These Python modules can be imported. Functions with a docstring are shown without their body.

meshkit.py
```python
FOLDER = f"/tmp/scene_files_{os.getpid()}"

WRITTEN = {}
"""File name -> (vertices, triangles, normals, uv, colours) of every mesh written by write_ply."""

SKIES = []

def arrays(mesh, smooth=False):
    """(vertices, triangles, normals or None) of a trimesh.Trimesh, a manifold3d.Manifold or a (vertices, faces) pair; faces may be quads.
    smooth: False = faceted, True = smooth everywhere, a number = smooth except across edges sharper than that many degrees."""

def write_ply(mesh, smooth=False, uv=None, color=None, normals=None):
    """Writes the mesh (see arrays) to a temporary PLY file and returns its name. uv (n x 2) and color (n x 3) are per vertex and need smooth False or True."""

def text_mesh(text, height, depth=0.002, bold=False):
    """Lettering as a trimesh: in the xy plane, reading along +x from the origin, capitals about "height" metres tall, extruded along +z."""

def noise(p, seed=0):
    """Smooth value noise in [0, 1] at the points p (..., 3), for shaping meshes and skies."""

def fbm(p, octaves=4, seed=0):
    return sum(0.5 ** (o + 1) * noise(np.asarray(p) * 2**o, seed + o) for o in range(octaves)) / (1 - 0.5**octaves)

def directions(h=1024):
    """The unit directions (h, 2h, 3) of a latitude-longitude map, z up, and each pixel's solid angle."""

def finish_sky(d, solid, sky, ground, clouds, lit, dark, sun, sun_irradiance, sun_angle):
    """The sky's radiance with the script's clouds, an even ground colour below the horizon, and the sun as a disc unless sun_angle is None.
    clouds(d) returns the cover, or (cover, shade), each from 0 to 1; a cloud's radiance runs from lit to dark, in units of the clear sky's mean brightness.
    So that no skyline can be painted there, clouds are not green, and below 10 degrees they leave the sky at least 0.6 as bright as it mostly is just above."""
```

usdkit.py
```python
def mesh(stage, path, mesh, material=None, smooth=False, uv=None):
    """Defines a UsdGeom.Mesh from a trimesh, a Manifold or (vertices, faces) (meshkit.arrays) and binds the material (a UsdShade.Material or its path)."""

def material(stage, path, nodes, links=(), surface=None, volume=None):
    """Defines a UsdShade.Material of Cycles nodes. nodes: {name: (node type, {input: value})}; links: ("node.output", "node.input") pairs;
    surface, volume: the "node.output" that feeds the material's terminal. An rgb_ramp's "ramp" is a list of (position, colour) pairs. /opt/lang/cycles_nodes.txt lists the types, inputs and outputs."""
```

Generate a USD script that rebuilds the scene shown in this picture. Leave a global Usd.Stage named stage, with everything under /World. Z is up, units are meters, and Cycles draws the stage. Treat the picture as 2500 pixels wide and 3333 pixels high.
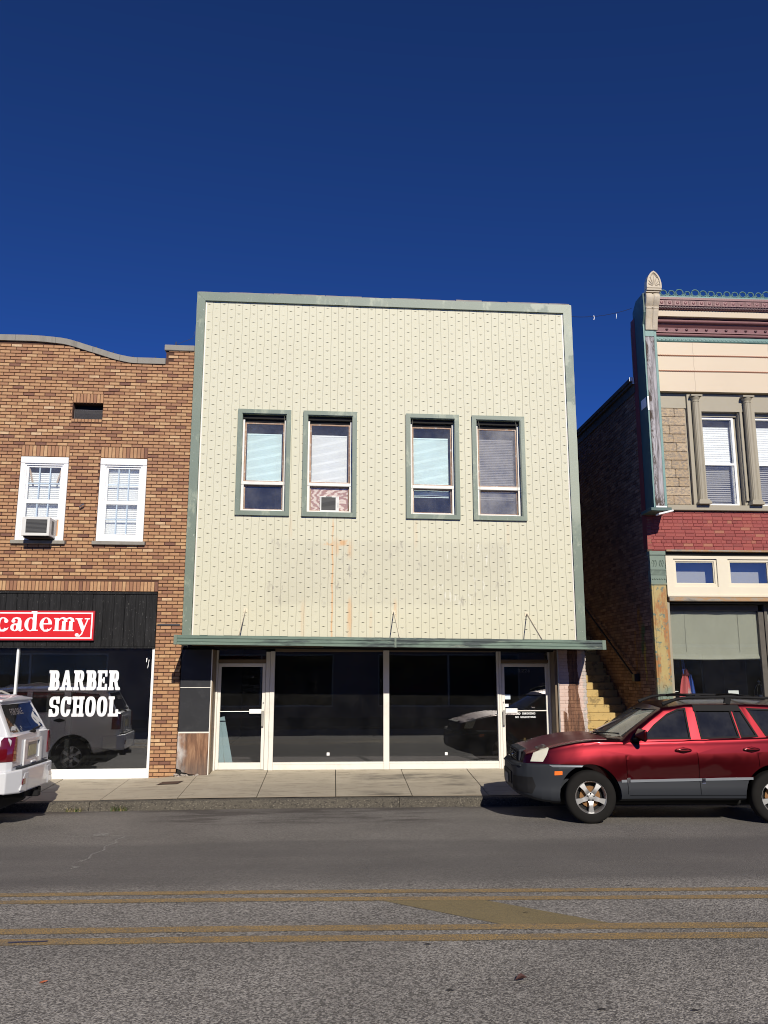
import math, random, numpy as np, trimesh, manifold3d as m3, usdkit, meshkit
from shapely.geometry import Polygon, Point, LineString, box as sbox
from shapely import affinity
from shapely.ops import unary_union
from scipy.interpolate import PchipInterpolator
from pxr import Usd, UsdGeom, UsdLux, UsdShade, Sdf, Gf, Vt

stage = Usd.Stage.CreateInMemory()
UsdGeom.SetStageUpAxis(stage, UsdGeom.Tokens.z)
UsdGeom.SetStageMetersPerUnit(stage, 1.0)
W = UsdGeom.Xform.Define(stage, '/World'); stage.SetDefaultPrim(W.GetPrim())
UsdGeom.Scope.Define(stage, '/World/Looks')
T = Sdf.ValueTypeNames

# ---------------------------------------------------------------- camera, sky, sun
PITCH, YAW, CAM = math.radians(10.8), math.radians(3.4), (0.0, -16.4, 1.97)
EXPOSURE = 0.0
SUN = np.array([0.19, -1.0, 0.585]); SUN /= np.linalg.norm(SUN)
SUN_I, SKY = 1.25, 0.15

def place(prim, right, up, back, loc):
    UsdGeom.Xformable(prim).AddTransformOp().Set(Gf.Matrix4d(*[float(c) for c in (*right, 0, *up, 0, *back, 0, *loc, 1)]))
fw = np.array([math.sin(YAW)*math.cos(PITCH), math.cos(YAW)*math.cos(PITCH), math.sin(PITCH)])
rt = np.array([math.cos(YAW), -math.sin(YAW), 0.0])
cam = UsdGeom.Camera.Define(stage, '/World/camera')
place(cam.GetPrim(), rt, np.cross(rt, fw), -fw, CAM)
cam.CreateHorizontalApertureAttr(25.0); cam.CreateVerticalApertureAttr(33.33); cam.CreateFocalLengthAttr(27.0)
cam.CreateClippingRangeAttr(Gf.Vec2f(0.05, 5000)); cam.CreateExposureAttr(EXPOSURE)

ELEV, ROT = math.asin(SUN[2]), math.atan2(SUN[0], SUN[1])
skymat = usdkit.material(stage, '/World/Looks/sky', {
    's': ('sky_texture', {'sky_type': 'single_scattering', 'sun_disc': False, 'sun_elevation': ELEV, 'sun_rotation': ROT, 'altitude': 6000.0, 'air_density': 0.5, 'aerosol_density': 0.0, 'ozone_density': 10.0}),
    'h': ('hsv', {'hue': 0.5075, 'saturation': 1.06, 'value': 1.15}),
    'b': ('background_shader', {'strength': SKY})}, [('s.color', 'h.color'), ('h.color', 'b.color')], surface='b.background')
dome = UsdLux.DomeLight.Define(stage, '/World/sky'); dome.CreateIntensityAttr(1.0)
UsdShade.MaterialBindingAPI.Apply(dome.GetPrim()).Bind(skymat)
dome.GetPrim().SetCustomDataByKey('kind', 'structure')
dome.GetPrim().SetCustomDataByKey('label', 'clear deep blue cloudless sky above the shop fronts')
dome.GetPrim().SetCustomDataByKey('category', 'sky')
sun = UsdLux.DistantLight.Define(stage, '/World/sun')
sun.CreateIntensityAttr(SUN_I); sun.CreateAngleAttr(0.5); sun.CreateColorAttr(Gf.Vec3f(1.0, 0.93, 0.82))
sun.GetPrim().CreateAttribute('inputs:normalize', T.Bool).Set(True)
r0 = np.cross([0, 0, 1.0], SUN); r0 /= np.linalg.norm(r0)
place(sun.GetPrim(), r0, np.cross(SUN, r0), SUN, (0, -20, 30))

# ---------------------------------------------------------------- node graph helper
class R:
    def __init__(s, t): s.t = t
class B:
    def __init__(s): s.nodes, s.links = {}, []
    def n(s, kind, out, **kw):
        k = f'n{len(s.nodes)}'; vals = {}
        for a, v in kw.items():
            if isinstance(v, R): s.links.append((v.t, f'{k}.{a}'))
            else: vals[a] = v
        s.nodes[k] = (kind, vals); return R(f'{k}.{out}')
    def pos(s):
        if not hasattr(s, '_p'): s._p = s.n('geometry', 'position')
        return s._p
    def xyz(s):
        if not hasattr(s, '_x'):
            x = s.n('separate_xyz', 'x', vector=s.pos()); k = x.t.split('.')[0]
            s._x = (x, R(k + '.y'), R(k + '.z'))
        return s._x
    def m(s, op, a, b=0.0, clamp=False): return s.n('math', 'value', math_type=op, value1=a, value2=b, use_clamp=clamp)
    def add(s, a, b): return s.m('add', a, b)
    def mul(s, a, b): return s.m('multiply', a, b)
    def sub(s, a, b): return s.m('subtract', a, b)
    def ss(s, v, lo, hi, a=0.0, b=1.0): return s.n('map_range', 'result', range_type='smoothstep', value=v, from_min=lo, from_max=hi, to_min=a, to_max=b, clamp=True)
    def scale(s, sx, sy, sz, v=None): return s.n('mapping', 'vector', vector=v or s.pos(), scale=(sx, sy, sz))
    def noise(s, sc, detail=3.0, rough=0.55, v=None, dist=0.0): return s.n('noise_texture', 'fac', vector=v or s.pos(), scale=sc, detail=detail, roughness=rough, distortion=dist)
    def vor(s, sc, out='distance', v=None, feature='f1', rnd=1.0): return s.n('voronoi_texture', out, vector=v or s.pos(), scale=sc, feature=feature, randomness=rnd)
    def mix(s, f, a, b, kind='mix'): return s.n('mix', 'color', mix_type=kind, fac=f, color1=a, color2=b)
    def ramp(s, f, stops): return s.n('rgb_ramp', 'color', fac=f, ramp=stops)
    def bump(s, h, strength=0.5, dist=0.01): return s.n('bump', 'normal', height=h, strength=strength, distance=dist)
    def box(s, v, a, b, e): return s.mul(s.ss(v, a - e, a + e), s.ss(v, b - e, b + e, 1.0, 0.0))
    def p(s, col, rough=0.6, **kw): return s.n('principled_bsdf', 'BSDF', base_color=col, roughness=rough, **kw)
def mat(name, fn):
    b = B(); o = fn(b)
    return usdkit.material(stage, f'/World/Looks/{name}', b.nodes, b.links, surface=o.t)
def c(*v): return tuple(float(x) for x in v)
def mulc(col, k): return tuple(min(1.0, x*k) for x in col)
def paint(name, col, rough=0.55, var=0.12, sc=1.5, dirt=0.0, dcol=(0.08, 0.07, 0.06), bump=0.15, bsc=60, streak=False, chips=0.0, ccol=(.5, .5, .45), **kw):
    def f(b):
        v = b.scale(1, 1, 0.18) if streak else b.pos()
        k = b.mix(b.noise(sc, 4, 0.6, v), mulc(col, 1 - var), mulc(col, 1 + var))
        if dirt: k = b.mix(b.mul(b.ss(b.noise(sc*1.7, 6, 0.7, v), 0.48, 0.75), dirt), k, dcol)
        if chips: k = b.mix(b.mul(b.ss(b.noise(sc*5, 6, 0.75, b.scale(1, 1, .6)), 0.62 - .1*chips, 0.66 - .1*chips), .85), k, ccol)
        return b.p(k, rough, normal=b.bump(b.noise(bsc, 3), bump, 0.01), **kw)
    return mat(name, f)
def plain(name, col, rough=0.5, **kw): return mat(name, lambda b: b.p(col, rough, **kw))
def schlick(b, f0=0.05, k=1.0):
    fc = b.n('layer_weight', 'facing', blend=0.5)
    return b.m('add', b.mul(b.m('power', fc, 4.0), (1 - f0)*k), f0*k, True)
def pane(name, tint=(0.92, 0.95, 0.94), f0=0.07, gl=(1, 1, 1), rough=0.0, wob=0.0, dust=0.0):
    def f(b):
        kw = {}
        if wob: kw['normal'] = b.bump(b.noise(1.1, 1), wob, 0.02)
        t = b.n('transparent_bsdf', 'BSDF', color=tint); g = b.n('glossy_bsdf', 'BSDF', color=gl, roughness=rough, **kw)
        if dust:
            d = b.n('diffuse_bsdf', 'BSDF', color=(.6, .58, .54))
            t = b.n('mix_closure', 'closure', fac=b.ss(b.noise(2.2, 5, .65), .3, .7, dust*.35, dust), closure1=t, closure2=d)
        return b.n('mix_closure', 'closure', fac=schlick(b, f0), closure1=t, closure2=g)
    return mat(name, f)

# ---------------------------------------------------------------- mesh helper
_t = np.array([(sx*(1 if a else 0), 0, 0) for a in (0,) for sx in (1,)])
def _chamfer_template():
    pts, tags = [], []
    for sx in (-1, 1):
        for sy in (-1, 1):
            for sz in (-1, 1):
                for k in range(3):
                    s = np.array([sx, sy, sz], float); cut = np.array([1., 1., 1.]); cut[k] = 0
                    pts.append(s*(1 - 0.2*cut)); tags.append((s, cut))
    h = trimesh.convex.convex_hull(np.array(pts)); order = [int(np.argmin(((np.array(pts) - v)**2).sum(1))) for v in h.vertices]
    return np.array([tags[i][0] for i in order]), np.array([tags[i][1] for i in order]), np.array(h.faces)
CT_S, CT_C, CT_F = _chamfer_template()
BOX = trimesh.creation.box((2, 2, 2)); BOX_V, BOX_F = np.array(BOX.vertices), np.array(BOX.faces)

class MS:
    def __init__(s): s.v, s.f, s.t, s.n = [], [], [], 0
    def add(s, v, f, tone=0.5):
        v = np.asarray(v, float); s.v.append(v); s.f.append(np.asarray(f, int) + s.n); s.t.append(np.full(len(v), tone)); s.n += len(v); return s
    def tm(s, m, tone=0.5): return s.add(m.vertices, m.faces, tone)
    def mani(s, m):
        q = m.to_mesh(); return s.add(q.vert_properties[:, :3], q.tri_verts)
    def box(s, x0, x1, y0, y1, z0, z1, b=0.0, tone=0.5):
        cx = np.array([(x0+x1)/2, (y0+y1)/2, (z0+z1)/2]); h = np.abs(np.array([x1-x0, y1-y0, z1-z0]))/2
        if b: b = min(b, h.min()*0.45); return s.add(cx + CT_S*h - CT_S*CT_C*b, CT_F, tone)
        return s.add(cx + BOX_V*h, BOX_F, tone)
    def obox(s, cen, half, ax, ay, az, b=0.0, tone=0.5):
        h = np.array(half, float); A = np.array([ax, ay, az], float); A = A/np.linalg.norm(A, axis=1, keepdims=True)
        if b: v, f = CT_S*h - CT_S*CT_C*min(b, h.min()*.45), CT_F
        else: v, f = BOX_V*h, BOX_F
        return s.add(np.array(cen) + v @ A, f, tone)
    def bar(s, p, q, w, d, b=0.0, side=(0, 1, 0)):
        p, q = np.array(p, float), np.array(q, float); u = q - p; L = np.linalg.norm(u); u /= L
        a = np.cross(u, side); a /= np.linalg.norm(a); return s.obox((p+q)/2, (w/2, d/2, L/2), a, np.cross(u, a), u, b)
    def prism(s, poly, a0, a1, axis='y', tone=0.5):
        for g in getattr(poly, 'geoms', [poly]):
            if g.is_empty or g.area < 1e-9 or g.geom_type != 'Polygon': continue
            m = trimesh.creation.extrude_polygon(g, a1 - a0, engine='earcut'); v, f = np.array(m.vertices), np.array(m.faces)
            if axis == 'y': v, f = np.c_[v[:, 0], a0 + v[:, 2], v[:, 1]], f[:, ::-1]
            elif axis == 'x': v = np.c_[a0 + v[:, 2], v[:, 0], v[:, 1]]
            else: v = np.c_[v[:, 0], v[:, 1], a0 + v[:, 2]]
            s.add(v, f, tone)
        return s
    def tube(s, pts, r, sides=8, tone=0.5):
        p = np.asarray(pts, float); n = len(p); r = np.broadcast_to(r, (n,)); d = np.gradient(p, axis=0); d /= np.linalg.norm(d, axis=1, keepdims=True) + 1e-12
        a = np.cross(d, np.where(np.abs(d[:, 2:]) < .9, [0, 0, 1.], [1., 0, 0])); a /= np.linalg.norm(a, axis=1, keepdims=True); bb = np.cross(d, a)
        an = np.arange(sides)*2*np.pi/sides
        v = (p[:, None] + r[:, None, None]*(np.cos(an)[None, :, None]*a[:, None] + np.sin(an)[None, :, None]*bb[:, None])).reshape(-1, 3); f = []
        for i in range(n - 1):
            for j in range(sides):
                k = (j+1) % sides; f += [[i*sides+j, (i+1)*sides+j, (i+1)*sides+k], [i*sides+j, (i+1)*sides+k, i*sides+k]]
        v = np.vstack([v, p[0], p[-1]]); q = n*sides
        for j in range(sides):
            k = (j+1) % sides; f += [[q, j, k], [q+1, (n-1)*sides+k, (n-1)*sides+j]]
        f = np.array(f)[:, ::-1] if True else f
        m = trimesh.Trimesh(v, f, process=False); m.fix_normals() if n < 3 else None
        return s.add(v, np.array(m.faces), tone)
    def rev(s, prof, cen, axis='z', n=24, tone=0.5):
        pr = np.array(prof, float); an = np.arange(n)*2*np.pi/n
        v = np.stack([pr[:, None, 0]*np.cos(an), pr[:, None, 0]*np.sin(an), np.repeat(pr[:, None, 1], n, 1)], -1).reshape(-1, 3); f = []
        for i in range(len(pr)-1):
            for j in range(n):
                k = (j+1) % n; f += [[i*n+j, i*n+k, (i+1)*n+k], [i*n+j, (i+1)*n+k, (i+1)*n+j]]
        f = np.array(f)
        if axis == 'y': v, f = np.c_[v[:, 0], v[:, 2], v[:, 1]], f[:, ::-1]
        if axis == 'x': v = np.c_[v[:, 2], v[:, 0], v[:, 1]]
        return s.add(v + np.array(cen), f, tone)
    def ball(s, cen, r, sub=2, tone=0.5):
        m = trimesh.creation.icosphere(sub); return s.add(m.vertices*np.array(r) + np.array(cen), m.faces, tone)
    def sheet(s, fn, xs, ys, tone=0.5):
        v = np.array([fn(x, y) for y in ys for x in xs]); n = len(xs); f = []
        for j in range(len(ys)-1):
            for i in range(n-1): a = j*n+i; f += [[a, a+1, a+n+1], [a, a+n+1, a+n]]
        return s.add(v, f, tone)
    def arr(s): return np.vstack(s.v), np.vstack(s.f), np.concatenate(s.t)

COUNT, ORIG = {}, {'/World': np.zeros(3)}
def numbered(parent, name):
    k = (parent, name); i = COUNT.get(k, 0); COUNT[k] = i + 1
    return f'{parent}/{name}' + (f'_{i:03d}' if i else '')
def tag(prim, label=None, cat=None, group=None, kind=None):
    for k, v in (('label', label), ('category', cat), ('group', group), ('kind', kind)):
        if v: prim.SetCustomDataByKey(k, v)
def thing(name, label, cat, loc=(0, 0, 0), group=None, kind=None, rz=0.0, local=False, sc=1.0):
    path = numbered('/World', name); x = UsdGeom.Xform.Define(stage, path)
    x.AddTranslateOp().Set(Gf.Vec3d(*map(float, loc)))
    if rz: x.AddRotateZOp().Set(float(rz))
    if sc != 1.0: x.AddScaleOp().Set(Gf.Vec3f(sc, sc, sc))
    ORIG[path] = np.zeros(3) if local else np.array(loc, float); tag(x.GetPrim(), label, cat, group, kind); return path
def emit(parent, name, ms, material, smooth=False, warp=None, tone=False, **tags):
    v, f, t = ms.arr()
    if warp: v = warp(v)
    path = numbered(parent, name); o = ORIG[parent]; ORIG[path] = o
    m = usdkit.mesh(stage, path, trimesh.Trimesh(v - o, f, process=False) if smooth else (v - o, f), material, smooth)
    if tone:
        UsdGeom.PrimvarsAPI(m).CreatePrimvar('tone', T.FloatArray, 'vertex').Set(Vt.FloatArray.FromNumpy(t.astype(np.float32)))
    tag(m.GetPrim(), **tags); return path
def single(name, label, cat, ms, material, group=None, kind=None, **kw):
    return emit('/World', name, ms, material, label=label, cat=cat, group=group, kind=kind, **kw)
def rect(x0, x1, z0, z1): return sbox(min(x0, x1), min(z0, z1), max(x0, x1), max(z0, z1))
def frame_poly(x0, x1, z0, z1, w, wb=None): return rect(x0, x1, z0, z1).difference(rect(x0+w, x1-w, z0+(w if wb is None else wb), z1-w))
def blinds(x0, x1, z0, z1, y, pitch=0.028, tilt=1.28):
    m = MS(); k = int((z1-z0)/pitch)
    m.box(x0, x1, y-.012, y+.02, z1, z1+.03)
    for i in range(k):
        z = z1 - (i+.5)*pitch; m.obox(((x0+x1)/2, y, z), ((x1-x0)/2, pitch*.56, .0008), (1, 0, 0), (0, math.cos(tilt), math.sin(tilt)), (0, -math.sin(tilt), math.cos(tilt)))
    m.box(x0, x1, y-.01, y+.01, z0-.02, z0-.004); return m

# ---------------------------------------------------------------- materials
def m_siding(b):
    x, y, z = b.xyz()
    base = b.mix(b.noise(0.8, 4), (.54, .52, .38), (.60, .585, .44))
    base = b.mix(b.mul(b.ss(b.noise(9, 5, .7, b.scale(1, 1, .25)), .5, .8), .16), base, (.5, .45, .33))
    ghost = b.mul(b.box(x, -1.3, 3.5, .12), b.box(z, 3.24, 4.52, .07))
    base = b.mix(b.mul(ghost, b.ss(b.noise(1.3, 4), .2, .75, .10, .26)), base, (.36, .34, .27))
    spots = b.mul(b.mul(ghost, b.ss(b.noise(.9, 2), .40, .58)), b.ss(b.noise(7.5, 5, .7, b.scale(1.3, 1, .4)), .595, .63))
    base = b.mix(b.mul(spots, .6), base, (.24, .22, .19))
    spots2 = b.mul(b.mul(ghost, b.ss(x, 1.3, 2.0)), b.ss(b.noise(10, 4, .7, b.scale(1.6, 1, .3)), .61, .64))
    base = b.mix(b.mul(spots2, .35), base, (.8, .8, .74))
    wob = b.add(x, b.mul(b.noise(3, 3), .05))
    def streak(x0, w, z0, z1, k):
        return b.mul(b.mul(b.box(wob, x0 + .025 - w, x0 + .025 + w, w*.7), b.box(z, z0, z1, .12)), b.ss(b.noise(5, 5, .7, b.scale(2, 1, .35)), .3, .6, k*.25, k))
    rust = streak(-.05, .016, 2.5, 4.95, 1.0)
    for a in ((.30, .04, 2.55, 3.35, .8), (.30, .05, 4.2, 4.5, .6), (-.62, .04, 2.6, 3.3, .3), (.03, .04, 4.25, 4.55, .8), (-.9, .03, 4.6, 5., .25), (1.2, .03, 3.0, 3.3, .7), (1.62, .03, 4.4, 4.95, .25), (3.5, .03, 4.5, 4.95, .25), (.72, .03, 2.6, 3.1, .3)): rust = b.m('maximum', rust, streak(*a))
    sm = b.mul(b.mul(b.box(x, -.25, .32, .08), b.box(z, 4.42, 4.53, .03)), b.ss(b.noise(6, 4), .42, .6))
    rust = b.m('maximum', rust, sm)
    base = b.mix(b.mul(rust, .8), base, (.60, .33, .13))
    return b.p(base, .62, normal=b.bump(b.noise(2.5, 2), .06, .02))
mat('siding', m_siding)
def m_trim(b):
    x, y, z = b.xyz()
    k = b.mix(b.noise(1.7, 4), (.115, .155, .12), (.165, .21, .16))
    k = b.mix(b.mul(b.ss(b.noise(2.6, 5, .7, b.scale(1, 1, .45)), .52, .66), .55), k, (.36, .40, .29))
    k = b.mix(b.mul(b.mul(b.ss(x, 3.6, 4.2), b.ss(z, 4.6, 5.2)), b.ss(b.noise(1.1, 4, .6, b.scale(1, 1, .8)), .46, .5, 0, .5)), k, (.40, .43, .33))
    k = b.mix(b.ss(b.noise(13, 6, .75), .64, .66, 0, .8), k, (.55, .57, .5))
    return b.p(k, .5, normal=b.bump(b.noise(25, 3), .12, .01))
mat('trim_green', m_trim)
def m_canopy(b):
    x, y, z = b.xyz()
    k = b.mix(b.noise(3, 4, .6, b.scale(.5, 1, 3)), (.10, .16, .125), (.17, .23, .18))
    d = b.ss(b.noise(1.6, 5, .65, b.scale(.6, 1, 3)), .44, .6); d = b.mul(d, b.ss(x, -2.2, -.6, .1, .85))
    k = b.mix(d, k, (.03, .04, .045))
    k = b.mix(b.ss(b.noise(4, 5, .7, b.scale(.4, 1, 5)), .6, .68, 0, .55), k, (.34, .38, .29))
    return b.p(k, .4, normal=b.bump(b.noise(20, 3), .1, .01))
mat('canopy_green', m_canopy)
paint('coping_grey', (.27, .25, .22), .8, .25, 3, .8, (.09, .075, .06), .4, 40)
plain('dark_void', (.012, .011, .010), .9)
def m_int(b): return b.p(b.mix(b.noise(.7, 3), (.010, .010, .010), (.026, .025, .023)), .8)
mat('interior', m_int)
paint('floor_inside', (.12, .10, .105), .6, .25, 2, .5, (.06, .05, .05))
paint('white_metal', (.74, .71, .64), .4, .05, 2, .25, (.42, .34, .24), .05)
paint('grey_metal', (.42, .40, .36), .35, .08, 3, .2, (.25, .2, .15), .05, metallic=.4)
paint('vinyl_white', (.84, .84, .81), .4, .03, 1, .06, (.5, .5, .48), .03)
plain('muntin', (.62, .72, .80), .45)
plain('blind_white', (.95, .95, .93), .5)
plain('blind_cyan', (.78, .94, .92), .5)
plain('blind_grey', (.40, .38, .37), .55)
paint('peeled_wood', (.36, .235, .16), .8, .3, 8, .85, (.66, .63, .57), .5, 50)
paint('brown_paint', (.16, .115, .07), .6, .15, 3, .3, (.08, .06, .04))
pane('glass', (.955, .97, .97), .05, wob=.04, dust=.07)
pane('shop_glass', (.93, .95, .945), .085, wob=.03, dust=.008)
pane('mirror_glass', (.88, .90, .90), .19, wob=.02, dust=.008)
pane('dirty_glass', (.92, .93, .94), .06, wob=.04, dust=.26)
def m_ply(b):
    x, y, z = b.xyz()
    g = b.noise(14, 6, .7, b.scale(1, 1, .12))
    k = b.ramp(g, [(.3, (.05, .028, .018)), (.5, (.20, .10, .055)), (.65, (.32, .19, .11))])
    w = b.ss(b.add(x, b.mul(b.noise(3, 4), .35)), -2.75, -2.55, 1, 0)
    k = b.mix(b.mul(w, b.ss(b.noise(6, 5, .7, b.scale(1, 1, .5)), .3, .6)), k, (.48, .46, .44))
    k = b.mix(b.ss(z, .05, .5, .6, 0), k, (.10, .085, .075))
    return b.p(k, .8, normal=b.bump(g, .5, .02))
mat('weathered_plywood', m_ply)
def m_ply2(b):
    w = b.n('wave_texture', 'fac', vector=b.scale(1.5, 1, 5), scale=1.3, distortion=14.0, detail=3.0, detail_scale=1.2)
    return b.p(b.ramp(w, [(.3, (.42, .20, .14)), (.5, (.55, .33, .24)), (.6, (.78, .62, .52))]), .5)
mat('plywood_window', m_ply2)
paint('black_panel', (.026, .027, .030), .33, .35, 2.2, .35, (.075, .075, .078), .1, 12)
plain('ac_white', (.62, .62, .58), .45); plain('ac_grille', (.10, .10, .095), .6); plain('steel', (.45, .44, .42), .35, metallic=.9)
paint('strut_cream', (.66, .60, .45), .5, .1, 3, .4, (.4, .22, .1))
plain('sticker', (.80, .80, .78), .5); plain('letter_white', (.86, .86, .86), .5)
plain('letter_faint', (.16, .16, .15), .5)
paint('board_blue', (.28, .38, .42), .6); paint('paper', (.75, .73, .68), .7, .1, 20, .4, (.55, .15, .12))
def m_pinkbrick(b):
    x, y, z = b.xyz()
    k = b.mix(b.noise(5, 4), (.52, .37, .31), (.66, .52, .44))
    k = b.mix(b.ss(b.noise(18, 5, .7), .6, .7, 0, .8), k, (.45, .25, .18))
    g = b.noise(16, 6, .75, b.scale(1, 1, .12))
    wood = b.ramp(g, [(.35, (.05, .025, .015)), (.55, (.19, .09, .05)), (.7, (.30, .17, .09))])
    n1 = b.mul(b.sub(b.noise(4.5, 4, .6, b.scale(1, 1, .45)), .5), .16)
    zz = b.sub(1.55, z)
    half = b.add(b.add(.10, b.mul(b.ss(zz, 0.1, 1.2), .16)), n1)
    cx = b.add(4.70, b.mul(b.ss(zz, -.6, 1.3), .03))
    tree = b.ss(b.sub(b.m('absolute', b.sub(x, cx)), half), -.004, .004, 1, 0)
    side = b.mul(b.ss(b.add(b.sub(x, 4.56), n1), -.004, .004, 1, 0), b.ss(b.add(z, b.mul(n1, 4.)), 1.15, 1.17, 1, 0))
    k = b.mix(b.m('maximum', tree, b.mul(side, b.ss(x, 4.47, 4.5))), k, wood)
    tear = b.mul(b.ss(b.add(x, b.mul(n1, .6)), 4.88, 4.90), b.ss(b.noise(14, 5, .7), .42, .5))
    k = b.mix(tear, k, (.42, .38, .34))
    return b.p(k, .85, normal=b.bump(b.noise(45, 4), .5, .01))
mat('pink_brick', m_pinkbrick)
paint('torn_mortar', (.35, .31, .27), .9, .3, 14, .6, (.12, .08, .06), .8, 60)

# ---------------------------------------------------------------- ground
def kerb_z(x): return -.10 + .0055*np.clip(x + 1.5, -4.5, .6)
def road_z(x, y):
    g = kerb_z(x) - .142
    return g + .02*(np.clip(-2.15 - y, 0, 5.9)) - .02*np.clip(-9.6 - y, 0, 6)
def base_z(x): return -.022 + .062*np.clip((x + 3.5)/1.2, 0, 1)
def walk_z(x, y):
    b = base_z(x); k = kerb_z(x)
    return np.where(y < 0, b + (k - b)*np.clip(-y/2.15, 0, 1), b + .09*np.clip(y, 0, .42)*np.clip((x+3.0)/.5, 0, 1))
def m_asphalt(b):
    x, y, z = b.xyz()
    a = b.vor(78, 'color'); av = b.n('separate_color', 'r', color=a)
    fine = b.noise(55, 3, .6)
    near = b.ss(y, -7.2, -7.9)
    lo = b.mix(near, (.13, .119, .106), (.097, .089, .08)); hi = b.mix(near, (.225, .208, .188), (.355, .332, .30))
    k = b.mix(b.ss(av, .05, .95), lo, hi)
    k = b.mix(b.ss(fine, .42, .75, 0, .55), k, (.055, .05, .048))
    big = b.ss(b.noise(.8, 4), .3, .7, .86, 1.1)
    k = b.mix(1.0, k, b.n('combine_xyz', 'vector', x=big, y=big, z=big), 'multiply')
    edge = b.add(y, b.mul(b.noise(.5, 3), .5))
    lane = b.mul(b.ss(edge, -4.75, -5.05), b.ss(edge, -7.0, -7.45, 1, 0))
    k = b.mix(b.mul(lane, b.ss(b.noise(2, 3, .5, b.scale(.15, 1, 1)), .3, .7, .38, .66)), k, (.092, .085, .081))
    tk = b.mul(b.ss(b.noise(9, 4, .7, b.scale(.14, 2.2, 1)), .66, .72), b.box(y, -7.3, -4.7, .3))
    k = b.mix(b.mul(tk, .6), k, (.03, .028, .027))
    wet = b.mul(b.box(y, -3.7, -2.3, .25), b.box(x, -2.6, 1.6, .5)); wet = b.mul(wet, b.ss(b.noise(1.6, 4, .6, b.scale(.55, 2, 1)), .47, .62))
    k = b.mix(b.mul(wet, .65), k, (.045, .036, .032))
    gut = b.ss(y, -2.75, -2.2); k = b.mix(b.mul(gut, b.ss(b.noise(2.5, 4, .6, b.scale(.3, 1, 1)), .35, .6, .2, .8)), k, (.06, .05, .042))
    h = b.add(b.mul(b.vor(75, 'distance'), -1.0), b.mul(fine, .4))
    return b.p(k, .85, normal=b.bump(h, .6, .012))
mat('asphalt', m_asphalt)
def m_conc(b):
    x, y, z = b.xyz()
    k = b.mix(b.noise(1.1, 4), (.39, .335, .245), (.49, .435, .33))
    k = b.mix(b.ss(b.add(y, b.mul(b.noise(.9, 3), .35)), -.62, -.82, 0, .42), k, (.30, .262, .20))
    blot = b.mul(b.ss(b.noise(.9, 4, .6, b.scale(.55, 1.3, 1)), .48, .62), b.mul(b.ss(x, .2, .9), b.ss(x, 2.2, 2.7, 1, 0)))
    k = b.mix(b.mul(blot, .8), k, (.09, .08, .065))
    k = b.mix(b.ss(b.noise(6, 5, .7, b.scale(.35, 1.6, 1)), .50, .64, 0, .5), k, (.20, .17, .125))
    k = b.mix(b.ss(b.add(y, b.mul(b.noise(2, 3), .2)), -1.78, -1.95, 0, .35), k, (.36, .25, .14))
    k = b.mix(b.ss(b.noise(5, 6, .8), .60, .66, 0, .4), k, (.16, .14, .11)); k = b.mix(b.ss(b.noise(70, 3, .7), .60, .66, 0, .45), k, (.14, .125, .11)); k = b.mix(b.ss(b.noise(2.2, 5, .7, b.scale(1, .5, 1)), .52, .66, 0, .3), k, (.47, .42, .33))
    return b.p(k, .85, normal=b.bump(b.noise(70, 4), .25, .006))
mat('concrete_walk', m_conc)
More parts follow.
